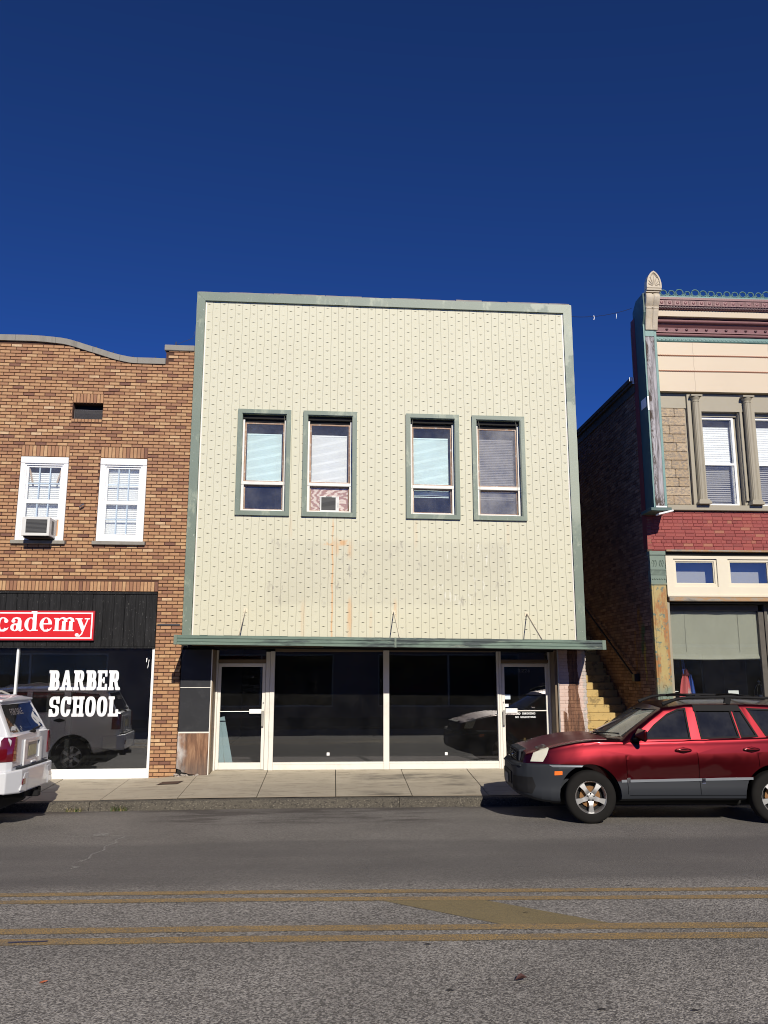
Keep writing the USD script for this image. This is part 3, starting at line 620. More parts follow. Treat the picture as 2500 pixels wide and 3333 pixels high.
# two white sash windows
for i, (a, e) in enumerate(BW):
    z0, z1 = BZ; s = .035
    m = MS().box(a + .002, e - .002, -.012, .10, z1 - .135, z1 - .004, .006).box(a + .002, a + .085, 0, .10, z0 + .001, z1 - .136, .004).box(e - .085, e - .002, 0, .10, z0 + .001, z1 - .136, .004).box(a + .086, e - .086, .002, .10, z0 + .001, z0 + .06, .004)
    m.prism(frame_poly(a + .086, e - .086, z0 + .061, z1 - .136, .03), .018, .10)
    w = emit(barber, 'window', m, L + 'vinyl_white', warp=bw)
    A, E, Z0, Z1 = a + .117, e - .117, z0 + .092, z1 - .167; zm = 5.27; low = 4.915 if i == 0 else Z0 + .035
    m = MS().prism(frame_poly(A, E, zm - .02, Z1, .035), .05, .09).prism(rect(A, E, low - .03, zm - .021).difference(rect(A + .035, E - .035, low + .02, zm - .06)), .03, .07)
    emit(w, 'sash', m, L + 'vinyl_white', warp=bw); m = MS()
    for (q0, q1, y) in ((zm + .015, Z1 - .035, .062), (low + .02, zm - .06, .045)):
        for k in (1, 2): x = A + .035 + (E - A - .07)*k/3; m.box(x - .011, x + .011, y, y + .012, q0, q1)
        if not (i == 0 and q0 < zm): m.box(A + .035, E - .035, y, y + .0115, (q0+q1)/2 - .011, (q0+q1)/2 + .011)
    emit(w, 'muntin', m, L + 'muntin', warp=bw)
    emit(w, 'pane', MS().box(A + .03, E - .03, .056, .060, zm + .01, Z1 - .03), L + 'glass', warp=bw); emit(w, 'pane', MS().box(A + .03, E - .03, .039, .043, low + .015, zm - .055), L + 'glass', warp=bw)
    emit(w, 'blind', blinds(A - .02, E + .02, low if i else 4.9, Z1 - (.16 if i == 0 else .06), .16, .04, 1.2), L + 'blind_white', warp=bw)
    emit(w, 'sill', MS().box(a - .055, e + .05, -.07, .12, z0 - .072, z0 - .002, .006), L + 'stone_grey', warp=bw)
    emit(w, 'room_back', MS().box(a, e, 1.1, 1.12, z0, z1), L + 'interior', warp=bw)
    if i == 0:
        emit(w, 'prop_stick', MS().bar((A + .03, .10, Z1 - .05), (A + .115, .10, zm + .33), .03, .02).bar((E - .03, .10, Z1 - .05), (E - .12, .10, zm + .33), .03, .02), L + 'stick_wood', warp=bw)
        emit(w, 'side_infill', MS().box(-5.48, E + .0, .05, .06, z0 + .065, low - .032), L + 'infill_orange', warp=bw)
ac = thing('air_conditioner', 'boxy white air conditioner hanging out of the left brick building window', 'air conditioner', (-5.85, -.2, 4.7))
ax0, ax1, az0, az1, ay = -5.99, -5.475, 4.50, 4.86, -.37
m = MS().box(ax0, ax1, ay + .03, .12, az0, az1, .008).prism(frame_poly(ax0, ax1, az0, az1, .045, .05).union(rect(ax0, ax0 + .075, az0, az1)), ay - .005, ay + .029)
emit(ac, 'housing', m, L + 'ac_white', warp=bw)
m = MS().box(ax0 + .075, ax1 - .045, ay + .015, ay + .028, az0 + .05, az1 - .045)
for k in range(16): m.box(ax0 + .076, ax1 - .046, ay + .004, ay + .014, az0 + .055 + k*.0158, az0 + .063 + k*.0158)
emit(ac, 'grille', m, L + 'ac_grille', warp=bw)
emit(ac, 'side_vent', MS().box(ax1 - .001, ax1 + .004, ay + .12, ay + .24, az0 + .05, az1 - .05), L + 'ac_grille', warp=bw)
emit(ac, 'base_pan', MS().box(ax0 + .02, ax1 - .02, ay + .06, -.0, az0 - .03, az0 - .001), L + 'dark_void', warp=bw)
emit(barber, 'wall_hook', MS().tube([(-4.99, 0, 5.145), (-5.03, -.07, 5.13), (-4.98, -.10, 5.17), (-4.95, -.08, 5.18)], .012, 6), L + 'steel', warp=bw)
emit(barber, 'iron_band', MS().box(-3.43, -3.0, -.012, -.003, 2.825, 2.855), L + 'mesh_iron', warp=bw)
# fascia of black boards, shop window
x = SH[1] - .004; k = 0
while x > XL:
    emit(barber, 'fascia_board', MS().box(max(XL, x - .198), x, -.012 + (k % 3)*.002, .02, 2.42, 3.468, .004), L + 'black_board', warp=bw); x -= .203; k += 1
emit(barber, 'fascia_trim', MS().box(XL, SH[1] - .003, -.03, -.014, 3.425, 3.466).box(XL, SH[1] - .003, -.02, .06, 2.385, 2.418), L + 'black_board', warp=bw)
gy = .06
m = MS().box(-3.505, SH[1] - .002, gy - .04, gy + .05, -.03, 2.384, .004).box(-6.035, -5.995, gy - .035, gy + .05, .13, 2.384, .004).box(XL, -3.506, gy - .045, gy + .05, -.04, .125, .004).box(XL, -3.506, gy - .02, gy + .03, .126, .15)
f_ = emit(barber, 'shop_window_frame', m, L + 'vinyl_white', warp=bw)
emit(f_, 'pane', MS().box(-5.997, -3.503, gy, gy + .006, .13, 2.39), L + 'mirror_glass', warp=bw); emit(f_, 'pane', MS().box(XL, -6.033, gy, gy + .006, .13, 2.39), L + 'mirror_glass', warp=bw)
# slab-serif window lettering, drawn stroke by stroke on a 0..1 high grid
def ring(w, h, t, tx=None, sq=2.6):
    a = np.linspace(0, 2*np.pi, 48, endpoint=False)
    def se(rx, ry): return Polygon([(w/2 + rx*np.sign(math.cos(q))*abs(math.cos(q))**(2/sq), h/2 + ry*np.sign(math.sin(q))*abs(math.sin(q))**(2/sq)) for q in a])
    return se(w/2, h/2).difference(se(w/2 - (tx or t), h/2 - t))
SER = .13
def vstem(x, w=.2, top=True, bot=True, z0=0, z1=1, e=.07):
    p = [rect(x, x + w, z0, z1)]
    if bot: p.append(rect(x - e, x + w + e, z0, z0 + SER))
    if top: p.append(rect(x - e, x + w + e, z1 - SER, z1))
    return unary_union(p)
def glyph(ch):
    if ch == 'B':
        up = affinity.translate(ring(.46, .55, .13, .19), .17, .45).difference(rect(0, .2, 0, 2)); lo = affinity.translate(ring(.50, .57, .13, .2), .17, 0).difference(rect(0, .2, 0, 2))
        return unary_union([vstem(.08), up, lo, rect(.2, .42, .87, 1), rect(.2, .42, 0, .13), rect(.2, .42, .45, .57)]), .70
    if ch == 'R':
        up = affinity.translate(ring(.48, .58, .13, .19), .17, .42).difference(rect(0, .2, 0, 2))
        return unary_union([vstem(.08), up, rect(.2, .42, .87, 1), rect(.2, .45, .42, .55), Polygon([(.36, .5), (.55, .48), (.66, .13), (.75, .13), (.75, 0), (.5, 0)])]), .77
    if ch == 'A': return unary_union([Polygon([(.10, .1), (.30, 1), (.50, 1), (.70, .1), (.48, .1), (.39, .72), (.28, .1)]), rect(.22, .55, .26, .38), rect(.0, .34, 0, SER), rect(.43, .80, 0, SER)]), .82
    if ch == 'E': return unary_union([vstem(.08, top=False, bot=False), rect(.01, .62, .87, 1), rect(.01, .64, 0, .13), rect(.2, .45, .44, .56), rect(.5, .62, .70, 1), rect(.52, .64, 0, .30), rect(.38, .47, .36, .64)]), .70
    if ch == 'S':
        u = affinity.translate(ring(.58, .56, .13, .19), .02, .44); l = affinity.translate(ring(.58, .57, .13, .19), .02, 0)
        return unary_union([u.difference(rect(.3, .7, .44, .74)), l.difference(rect(-.1, .3, .27, .57)), rect(.44, .6, .66, 1.0), rect(.02, .18, 0, .36)]).difference(unary_union([rect(.32, .42, .62, .86)])), .65
    if ch == 'C': return unary_union([affinity.translate(ring(.58, 1, .14, .2), .02, 0).difference(rect(.38, .7, .34, .64)), rect(.46, .6, .62, .98)]), .65
    if ch == 'O': return affinity.translate(ring(.60, 1, .14, .2), .02, 0), .66
    if ch == 'H': return unary_union([vstem(.08, .19), vstem(.45, .19), rect(.2, .5, .44, .57)]), .75
    if ch == 'L': return unary_union([vstem(.08, bot=False), rect(.01, .60, 0, .13), rect(.46, .60, 0, .34)]), .64
def word(txt, x0, x1, z0, z1, y, slant=0.0):
    gs, x = [], 0.0
    for ch in txt: g_, w_ = glyph(ch); gs.append(affinity.translate(g_, x, 0)); x += w_ + .035
    k = (x1 - x0)/(x - .035); out = []
    for g_ in gs: out.append(MS().prism(affinity.affine_transform(g_, [k, slant, 0, z1 - z0, x0, z0]).buffer(.004, 4), y - .0012, y))
    return out
for txt, q0, q1, w0, w1 in (('BARBER', -5.41, -4.085, 1.60, 1.965), ('SCHOOL', -5.375, -4.085, 1.11, 1.475)):
    for m in word(txt, q0, q1, w0, w1, gy - .001): emit(f_, 'letter', m, L + 'letter_white', warp=bw)
m = MS().prism(Polygon([(-3.62, 2.20), (-3.60, 2.205), (-3.605, 2.13), (-3.62, 2.12)]), gy - .003, gy - .001).prism(Polygon([(-3.57, 2.17), (-3.56, 2.17), (-3.575, 2.03), (-3.59, 2.0)]), gy - .003, gy - .001); emit(f_, 'tape_scrap', m, L + 'sticker', warp=bw)
emit(barber, 'shop_inner_wall', MS().box(-5.7, -5.62, .9, 1.0, 0, 2.0).box(-5.3, -5.22, .9, 1.0, 0, 2.1).box(-5.7, -5.2, .9, 1.0, 1.5, 1.56), L + 'interior', warp=bw)
# red sign
sg = thing('shop_sign', 'red sign with white border and white serif word on the black fascia', 'sign', (-6.1, 0, 2.8)); sy = -.075
emit(sg, 'board', MS().box(-7.62, -4.60, sy, -.016, 2.525, 3.095, .004), L + 'sign_maroon', warp=bw)
emit(sg, 'face', MS().box(-7.61, -4.612, sy - .002, sy - .0003, 2.537, 3.083), L + 'sign_red', warp=bw)
emit(sg, 'border', MS().prism(frame_poly(-7.585, -4.637, 2.562, 3.058, .026), sy - .004, sy - .0023), L + 'sign_white', warp=bw)
def ell(cx, cy, rx, ry, n=40): a = np.linspace(0, 2*np.pi, n, endpoint=False); return Polygon(np.c_[cx + rx*np.cos(a), cy + ry*np.sin(a)])
def crescent(cx, cy, rx, ry, tx, ty): return ell(cx, cy, rx, ry).difference(ell(cx, cy, rx - tx, ry - ty))
def thick(pts, ws):
    p = np.array(pts, float); d = np.gradient(p, axis=0); d /= np.linalg.norm(d, axis=1, keepdims=True); nn = np.c_[-d[:, 1], d[:, 0]]*np.array(ws)[:, None]/2
    return Polygon(np.vstack([p + nn, (p - nn)[::-1]])).buffer(0)
def srf(ch):  # bold roman letters, x-height 1
    if ch == 'c': return unary_union([crescent(.43, .5, .42, .52, .25, .075).difference(Polygon([(.5, .25), (1.2, .05), (1.2, .8), (.5, .72)])), ell(.66, .74, .135, .15), thick([(.3, .02), (.55, .03), (.74, .12), (.84, .26)], [.12, .16, .10, .03])]), .90
    if ch == 'a': return unary_union([thick([(.14, .72), (.22, .92), (.42, .98), (.60, .9), (.64, .7)], [.14, .12, .13, .2, .26]), rect(.51, .77, .12, .75), ell(.21, .74, .13, .13), crescent(.34, .27, .31, .29, .22, .08).difference(rect(.62, 2, 0, 1)), thick([(.62, .55), (.45, .52), (.3, .46)], [.10, .08, .10]), thick([(.62, .1), (.74, .02), (.86, .05), (.92, .14)], [.16, .13, .09, .03])]), .93
    if ch == 'd': return unary_union([crescent(.43, .5, .42, .52, .25, .07).difference(rect(.62, 2, -1, 2)), rect(.56, .82, .0, 1.5), rect(.44, .82, 1.40, 1.5), rect(.56, .95, 0, .09)]), 1.0
    if ch == 'e': return unary_union([crescent(.43, .5, .42, .52, .25, .06).difference(Polygon([(.42, .5), (1.2, .5), (1.2, .1), (.6, .14)])), rect(.15, .80, .5, .60), rect(.58, .845, .5, .62), thick([(.3, .02), (.55, .03), (.74, .12), (.84, .26)], [.12, .16, .10, .03])]), .90
    if ch == 'm':
        ps = []
        for x in (.12, .60, 1.08): ps += [rect(x, x + .25, 0, .95 if x < .2 else .75), rect(x - .10, x + .35, 0, .085)]
        ps += [rect(.02, .37, .90, .985)]
        for x in (.37, .85): ps.append(thick([(x - .05, .72), (x + .08, .93), (x + .27, .99), (x + .43, .90), (x + .46, .68)], [.05, .10, .14, .22, .26]))
        return unary_union(ps), 1.48
    if ch == 'y': return unary_union([Polygon([(.08, .95), (.36, .95), (.62, .28), (.56, -.02), (.44, .02)]), rect(-.02, .47, .90, .985), rect(.62, .98, .90, .985), thick([(.84, .92), (.62, .25), (.46, -.22), (.30, -.38), (.16, -.36)], [.08, .09, .10, .10, .08]), ell(.14, -.28, .13, .13)]), .98
    if ch == 'A': return unary_union([Polygon([(.02, 0), (.12, 0), (.62, 1.36), (.58, 1.5)]), Polygon([(.56, 1.5), (.66, 1.5), (1.24, 0), (.93, 0), (.50, 1.2)]), rect(.30, .90, .44, .53), rect(-.05, .32, 0, .085), rect(.80, 1.36, 0, .085)]), 1.40
x = 0; gl = []
for ch in 'Academy': q, w = srf(ch); gl.append(affinity.translate(q, x, 0)); x += w + .035
ks = .252; xr = -4.705; k2 = .292*.93
for q in gl: emit(sg, 'letter', MS().prism(affinity.affine_transform(q, [k2, 0, 0, ks, xr - (x - .1)*k2, 2.705]), sy - .0045, sy - .0022), L + 'sign_white', warp=bw)

# ---------------------------------------------------------------- ornate building on the right, alley and steps
def m_redbrick(b):
    tn = b.n('attribute', 'fac', attribute='tone')
    k = b.ramp(tn, [(0, (.22, .04, .034)), (.5, (.275, .052, .044)), (.9, (.30, .066, .05)), (1, (.33, .12, .07))])
    k = b.mix(b.ss(b.noise(3, 5, .7), .5, .75, 0, .5), k, (.22, .07, .06)); k = b.mix(b.ss(b.noise(16, 5, .75), .66, .7, 0, .8), k, (.42, .36, .32))
    return b.p(k, .7, normal=b.bump(b.noise(40, 4), .4, .01))
mat('red_brick', m_redbrick)
def m_darkbrick(b):
    tn = b.n('attribute', 'fac', attribute='tone'); x, y, z = b.xyz()
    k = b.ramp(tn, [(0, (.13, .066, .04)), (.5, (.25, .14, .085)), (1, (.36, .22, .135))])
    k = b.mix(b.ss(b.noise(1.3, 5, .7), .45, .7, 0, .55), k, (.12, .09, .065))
    wob = b.add(y, b.mul(b.sub(b.noise(3, 3), .5), .35)); g = b.ss(b.noise(5, 5, .7, b.scale(1, 1, .3)), .35, .55)
    def drip(y0, w, z0, z1): return b.mul(b.mul(b.box(wob, y0 - w, y0 + w, .03), b.box(z, z0, z1, .08)), g)
    k = b.mix(b.m('maximum', drip(.68, .09, 2.55, 3.25), b.m('maximum', drip(.85, .06, 1.6, 2.6), drip(1.0, .05, 1.9, 2.8))), k, (.36, .17, .03))
    k = b.mix(drip(.55, .10, 2.3, 2.9), k, (.10, .16, .05)); k = b.mix(drip(.45, .055, .3, 2.5), k, (.42, .30, .05))
    return b.p(k, .9, normal=b.bump(b.noise(40, 4), .4, .01))
mat('dark_brick', m_darkbrick)
def m_greywood(b):
    x, y, z = b.xyz(); g = b.noise(20, 6, .75, b.scale(1.2, 1, .07), .6)
    k = b.ramp(g, [(.38, (.10, .09, .09)), (.5, (.31, .29, .295)), (.62, (.46, .44, .45))])
    rot = b.mul(b.ss(b.noise(7, 6, .8, b.scale(1.4, 1, .4)), .45, .53), b.m('maximum', b.m('maximum', b.ss(z, 8.2, 8.7), b.ss(z, 5.6, 5.25)), b.mul(b.ss(x, 6.52, 6.42), 1.0)))
    k = b.mix(rot, k, (.055, .038, .028))
    return b.p(k, .85, normal=b.bump(g, .6, .02))
mat('grey_wood', m_greywood)
paint('teal_paint', (.13, .25, .225), .5, .15, 3, .4, (.10, .14, .12), .15); paint('teal_dark', (.06, .11, .10), .6, .2, 3, .5, (.05, .06, .05))
paint('plum_paint', (.20, .085, .085), .45, .12, 4, .3, (.11, .045, .05), .2, 50); paint('plum_dark', (.075, .028, .032), .4, .15, 4, .3, (.03, .012, .015), .2)
paint('cream_paint', (.56, .46, .33), .5, .04, .8, .12, (.42, .32, .22), .06); paint('cream_stone', (.50, .43, .32), .6, .12, 6, .45, (.22, .17, .115), .2)
paint('rope_terracotta', (.45, .22, .13), .7, .2, 20); paint('khaki_paint', (.30, .265, .19), .5, .06, 1.5, .2, (.2, .17, .12), .1)
paint('window_cream', (.66, .60, .46), .45, .05, 1, .15, (.45, .38, .28)); paint('dark_wood', (.085, .075, .06), .7, .3, 6, .4, (.03, .028, .025)); plain('shade_cloth_base', (.4, .39, .33), .8)
def m_castiron(b):
    x, y, z = b.xyz()
    k = b.mix(b.noise(3, 4), (.12, .17, .14), (.17, .22, .17)); yl = b.mix(b.noise(6, 5, .7), (.36, .25, .065), (.42, .33, .14))
    w = b.mul(b.ss(b.add(z, b.mul(b.noise(4, 4), .7)), 1.7, 2.3), b.ss(b.add(z, b.mul(b.noise(5, 4), .2)), 3.78, 3.70))
    k = b.mix(b.mul(w, .92), k, yl)
    k = b.mix(b.mul(b.mul(b.ss(b.noise(3.2, 5, .7, b.scale(1.3, 1, .45)), .47, .62), b.ss(z, 3.7, 3.5)), b.ss(z, 1.5, 2)), k, (.30, .13, .035))
    k = b.mix(b.mul(b.ss(b.noise(9, 5, .7), .56, .62), b.ss(z, 3.75, 3.6)), k, (.11, .15, .11))
    return b.p(k, .6, normal=b.bump(b.noise(18, 4), .3, .01))
mat('cast_iron', m_castiron)
def m_rustlintel(b): return b.p(b.ramp(b.noise(4, 6, .75, b.scale(.6, 1, 2)), [(.3, (.10, .09, .08)), (.45, (.28, .25, .20)), (.55, (.36, .20, .08)), (.7, (.30, .30, .32))]), .7)
mat('rusty_lintel', m_rustlintel)
def m_stone(b):
    tn = b.n('attribute', 'fac', attribute='tone'); k = b.mix(tn, (.42, .31, .19), (.50, .39, .26))
    k = b.mix(b.ss(b.noise(17, 6, .75, b.scale(1, 1, 1.6)), .48, .55, 0, .8), k, (.25, .215, .18))
    k = b.mix(b.ss(b.noise(2.5, 4), .5, .75, 0, .4), k, (.36, .25, .17))
    return b.p(k, .85, normal=b.bump(b.noise(22, 6, .75), .9, .03))
mat('rough_stone', m_stone)
def m_shade(b):
    x, y, z = b.xyz(); k = b.mix(b.noise(1.6, 5, .65, b.scale(1, 1, .5)), (.33, .32, .26), (.46, .45, .37))
    k = b.mix(b.ss(b.noise(9, 5, .7, b.scale(1, 1, .3)), .55, .7, 0, .3), k, (.30, .30, .26)); return b.p(k, .85)
mat('roller_shade', m_shade)
def m_step(b):
    x, y, z = b.xyz(); k = b.mix(b.noise(4, 5, .7), (.40, .28, .10), (.50, .37, .16))
    k = b.mix(b.ss(b.noise(5.5, 5, .75, b.scale(1, 1, 1)), .52, .62, 0, .75), k, (.17, .125, .06)); return b.p(k, .85, normal=b.bump(b.noise(25, 4), .4, .01))
mat('yellow_step', m_step)
plain('iron_black', (.02, .02, .02), .5); plain('cloth_blue', (.05, .11, .42), .85); plain('cloth_grey', (.36, .33, .33), .9); plain('cloth_maroon', (.10, .015, .02), .9)
def m_garment(b):
    x, y, z = b.xyz(); g = b.mul(b.ss(b.sub(x, b.mul(b.sub(z, 1.3), .1)), 7.22, 7.27), b.ss(z, 1.66, 1.52)); g = b.mul(g, b.ss(b.noise(60, 2), .35, .5))
    return b.p(b.mix(g, (.62, .13, .14), (.5, .45, .44)), .85)
mat('garment_pink', m_garment)
orn = thing('ornate_building', 'ornate two-storey building with plum cornice, cream frieze and red painted brick band', 'building', (8.2, 0, 0)); XE = 11.6
rr = random.Random(7); SX = 6.36
# side wall
m = MS(); z = -.3; row = 0
while z < 8.0:
    y = 0.0 - (row % 2)*.105
    while y < 7.8:
        a, e = max(.004, y + .005), y + .203
        if e - a > .03: m.box(SX + rr.uniform(-.004, .003), SX + .09, a, e, z + .005, z + .064, tone=min(1, max(0, rr.gauss(.5, .25))))
        y += .2085
    z += .0685; row += 1
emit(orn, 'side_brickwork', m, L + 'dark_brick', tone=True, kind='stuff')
emit(orn, 'side_wall', MS().box(SX + .012, SX + .25, .06, 8, -.4, 8.0), L + 'mortar')
emit(orn, 'side_coping', MS().box(SX - .07, SX + .3, .16, 8, 7.98, 8.04, .006).box(SX - .10, SX + .3, .16, 8, 8.045, 8.13, .006).box(SX - .02, SX + .3, .16, 8, 7.80, 7.97), L + 'dark_wood'); emit(orn, 'gutter_end', MS().box(SX - .12, SX - .02, .15, .158, 8.04, 8.13).box(SX - .06, SX - .02, .15, .158, 7.98, 8.04), L + 'vinyl_white')
emit(orn, 'shell_wall', MS().box(SX + .26, XE, 7.7, 8, -.4, 8).box(XE - .2, XE, .1, 7.7, -.4, 8).box(SX + .26, XE - .2, .3, 7.7, 7.6, 7.7).box(SX + .26, XE - .2, .5, 7.7, 4.3, 4.5).box(SX + .26, XE - .2, .5, 7.7, -.3, .1), L + 'interior')
# red painted brick band
z = 4.385; row = 0
emit(orn, 'band_backing', MS().box(SX + .005, XE, .010, .28, 4.37, 5.19, tone=.15), L + 'red_brick', tone=True)
while z < 5.15:
    x = SX - rr.uniform(.02, .11); h = CH if row % 6 != 2 else CH*1.05
    while x < XE - 2.3:
        w = BL*(.5 if (row % 6 == 2) else 1)*rr.uniform(.97, 1.03); a, e = max(SX + .003, x + .005), x + w - .005; x += w
        if e - a > .03: emit(orn, 'red_brick', MS().box(a, e, rr.uniform(-.005, .004), .05, z + .005, min(z + h - .004, 5.185), .004, tone=min(1, max(0, rr.gauss(.5, .25)))), L + 'red_brick', tone=True)
    z += h; row += 1
emit(orn, 'band_far', MS().box(XE - 2.3, XE, .0, .05, 4.385, 5.185), L + 'red_brick')
# upper front wall, sills, frieze
up = rect(SX + .02, XE, 5.19, 9.3).difference(unary_union([rect(a, e, 5.33, 7.34) for a, e in ((7.68, 8.50), (8.84, 9.66), (10.0, 10.82))]))
emit(orn, 'upper_wall', MS().prism(up, .03, .30), L + 'khaki_paint')
emit(orn, 'sill_course', MS().box(6.80, XE, -.07, .029, 5.20, 5.315, .01), L + 'khaki_paint'); emit(orn, 'entablature', MS().box(6.80, 7.38, .0, .029, 7.41, 7.72).box(7.47, XE, -.012, .028, 7.345, 7.72), L + 'khaki_paint')
emit(orn, 'frieze_panel', MS().box(6.66, 7.55, -.12, .029, 7.74, 8.835).box(7.553, 9.2, -.121, .029, 7.74, 8.835).box(9.203, XE, -.12, .029, 7.74, 8.835), L + 'cream_paint')
for zz, k_ in ((8.19, 1.0), (8.535, .0)):
    pts = []; m = MS(); n = 260
    xs = np.linspace(6.69, XE, n)
    for ph in (0, math.pi): m.tube([(x, -.122 - .008 + .006*math.cos(x*60 + ph), zz + .008*math.sin(x*60 + ph) - .004*math.sin(x*2)) for x in xs], .0075, 5)
    emit(orn, 'rope_moulding', m, L + 'rope_terracotta')
# cornice as stacked mouldings
def mould(name, prof, material, x0=6.66): return emit(orn, name, MS().prism(Polygon(prof), x0, XE, axis='x'), L + material)
def roundp(y0, z0, r, a0=-90, a1=90, n=7): return [(y0 - r*math.cos(math.radians(a)), z0 + r*math.sin(math.radians(a))) for a in np.linspace(a0, a1, n)]
t1 = mould('egg_band', [(.0, 8.84), (-.135, 8.84), (-.15, 8.86), (-.15, 8.93), (-.135, 8.945), (0, 8.945)], 'teal_paint')
m = MS(); x = 6.72
while x < XE - .05: m.obox((x, -.152, 8.893), (.036, .008, .016), (math.cos(.5), 0, math.sin(.5)), (0, 1, 0), (-math.sin(.5), 0, math.cos(.5)), .006); x += .088
emit(t1, 'leaf_relief', m, L + 'teal_paint', kind='stuff')
c1 = mould('lower_crown', [(0, 8.95), (-.15, 8.95)] + roundp(-.15, 8.985, .03) + [(-.15, 9.018), (-.19, 9.025), (-.19, 9.04), (-.16, 9.045), (-.17, 9.135), (-.22, 9.19), (-.22, 9.205), (-.26, 9.21)] + roundp(-.25, 9.25, .038) + [(-.29, 9.293), (-.30, 9.31), (0, 9.31)], 'plum_paint')
m = MS(); x = 6.78
while x < XE - .1: m.ball((x, -.170, 9.10), (.032, .022, .026), 2); x += .216
emit(c1, 'rosette', m, L + 'plum_dark', kind='stuff')
mould('cream_strip', [(0, 9.315), (-.36, 9.315), (-.37, 9.44), (0, 9.44)], 'cream_paint')
c2 = mould('upper_crown', [(0, 9.45), (-.40, 9.45), (-.42, 9.47), (-.42, 9.50), (-.455, 9.515), (-.455, 9.63), (-.475, 9.64), (-.475, 9.69), (0, 9.70)], 'plum_paint')
m = MS(); x = 6.80
while x < XE - .1:
    m.ball((x, -.457, 9.575), (.034, .014, .034), 2)
    for dx in (.055, .072, .089, .106): m.box(x + dx, x + dx + .006, -.463, -.4555, 9.53, 9.62)
    x += .172
emit(c2, 'rosette', m, L + 'plum_paint', kind='stuff')
m = MS(); x = 6.70
while x < XE - .05: m.obox((x, -.43, 9.485), (.03, .012, .008), (math.cos(.4), 0, math.sin(.4)), (0, 1, 0), (-math.sin(.4), 0, math.cos(.4))); x += .06
emit(c2, 'rope_edge', m, L + 'plum_dark', kind='stuff')
emit(orn, 'cresting_rail', MS().box(6.68, XE, -.45, -.42, 9.70, 9.728), L + 'teal_paint')
hs = [.95, .9, 1.15, .8, 1.15, 1.0, .95, .8, .95, .9, 1.0]; x = 6.86
for k in range(26):
    h = hs[k % len(hs)]; an = np.linspace(0, 2*np.pi, 21); m = MS()
    m.tube([(x + .068*h*math.cos(q), -.435, 9.745 + .058*h + .062*h*math.sin(q)) for q in an], .0135, 6)
    for s in (-1, 1): m.tube([(x + s*(.06 + .03*u), -.435, 9.735 + .03*math.sin(u*math.pi) + .0*u) for u in np.linspace(0, 1.05, 6)], .009, 5).tube([(x + s*.085 + .02*math.cos(q)*s, -.435, 9.76 + .02*math.sin(q)) for q in np.linspace(-1, 3.4, 8)], .007, 5)
    emit(orn, 'cresting_ring', m, L + 'teal_paint', smooth=60); x += .172
# corner post with bracket and finial
PY = -.46
post = emit(orn, 'corner_post', MS().prism(Polygon([(PY + .03, 5.17), (.06, 5.17), (.06, 9.55), (-.15, 9.72), (PY - .1, 9.72), (PY - .1, 9.3), (PY + .03, 9.0)]), SX, 6.60, axis='x'), L + 'teal_dark')
emit(post, 'weathered_board', MS().box(SX + .035, 6.585, PY - .005, PY + .03, 5.17, 8.80, .004), L + 'grey_wood')
emit(post, 'edge_board', MS().box(6.588, 6.64, PY, PY + .4, 5.17, 8.95, .004).box(SX + .005, SX + .033, PY + .0, PY + .03, 5.17, 9.25).box(SX + .034, 6.587, PY - .012, PY + .03, 8.805, 8.93, .004), L + 'teal_paint')
emit(post, 'red_strip', MS().box(SX - .006, SX - .0005, -.02, .20, 4.4, 9.4), L + 'red_brick'); emit(post, 'tin_patch', MS().box(SX - .004, SX - .0005, -.40, -.12, 7.30, 7.50).box(SX + .0, SX + .034, PY - .008, PY - .002, 7.2, 7.5), L + 'vinyl_white')
emit(post, 'foot_ledge', MS().box(SX - .08, 6.70, PY - .06, PY + .5, 5.10, 5.165, .006), L + 'teal_dark'); emit(post, 'loose_flashing', MS().bar((SX + .05, PY - .03, 5.02), (6.70, PY - .05, 5.09), .03, .2, side=(0, 1, 0)).box(SX + .04, 6.62, PY - .02, PY - .006, 5.166, 5.20), L + 'vinyl_white')
# scroll bracket: fluted profile swept across its width
pr = [(-.44, 8.93), (-.50, 8.94), (-.50, 9.0), (-.515, 9.1), (-.54, 9.2), (-.575, 9.3), (-.585, 9.36), (-.56, 9.365), (-.585, 9.37), (-.59, 9.41), (-.56, 9.415), (-.575, 9.43), (-.62, 9.50), (-.65, 9.58), (-.65, 9.64), (-.62, 9.69), (-.60, 9.70)]
xs = np.linspace(6.41, 6.70, 29); flut = [0.0 if 0 else -.018*abs(math.sin(math.pi*(i/28)*2.0))**.6 + (.008 if abs(i - 14) < 2 else 0) for i in range(29)]
ribs = lambda i: flut[i]
v = []; n = len(pr)
for i, x in enumerate(xs):
    for j, (yy, zz) in enumerate(pr):
        k = (j/(n - 1)); xx = 6.55 + (x - 6.555)*(.86 + .14*min(1, k*1.3)) - .02*(1 - k); v.append((xx, yy + (ribs(i) if 1 < j < n - 1 else 0), zz))
f = []
for i in range(28):
    for j in range(n - 1): a = i*n + j; f += [[a, a + n, a + n + 1], [a, a + n + 1, a + 1]]
base = len(v)
for i in (0, 28):
    for j in range(n): q = v[i*n + j]; v.append((q[0], -.42, q[2]))
for s, i in ((0, 0), (1, 28)):
    for j in range(n - 1):
        a, bq = i*n + j, base + s*n + j; t4 = [[a, a + 1, bq + 1], [a, bq + 1, bq]]
        f += t4 if s == 0 else [q[::-1] for q in t4]
for j in (0, n - 1):
    for i in range(28): pass
emit(orn, 'scroll_bracket', MS().add(v, f).box(6.40, 6.685, -.66, -.42, 9.70, 9.73, .004).box(6.405, 6.66, -.60, -.42, 9.385, 9.415, .006), L + 'cream_stone', smooth=40)
emit(orn, 'bracket_cap', MS().box(6.405, 6.72, -.69, -.42, 9.735, 9.775, .005), L + 'cream_stone')
a = np.linspace(0, 1, 15); half = [(.158*(1 - t**2.6)**.75 if t < 1 else 0, .38*t) for t in a]
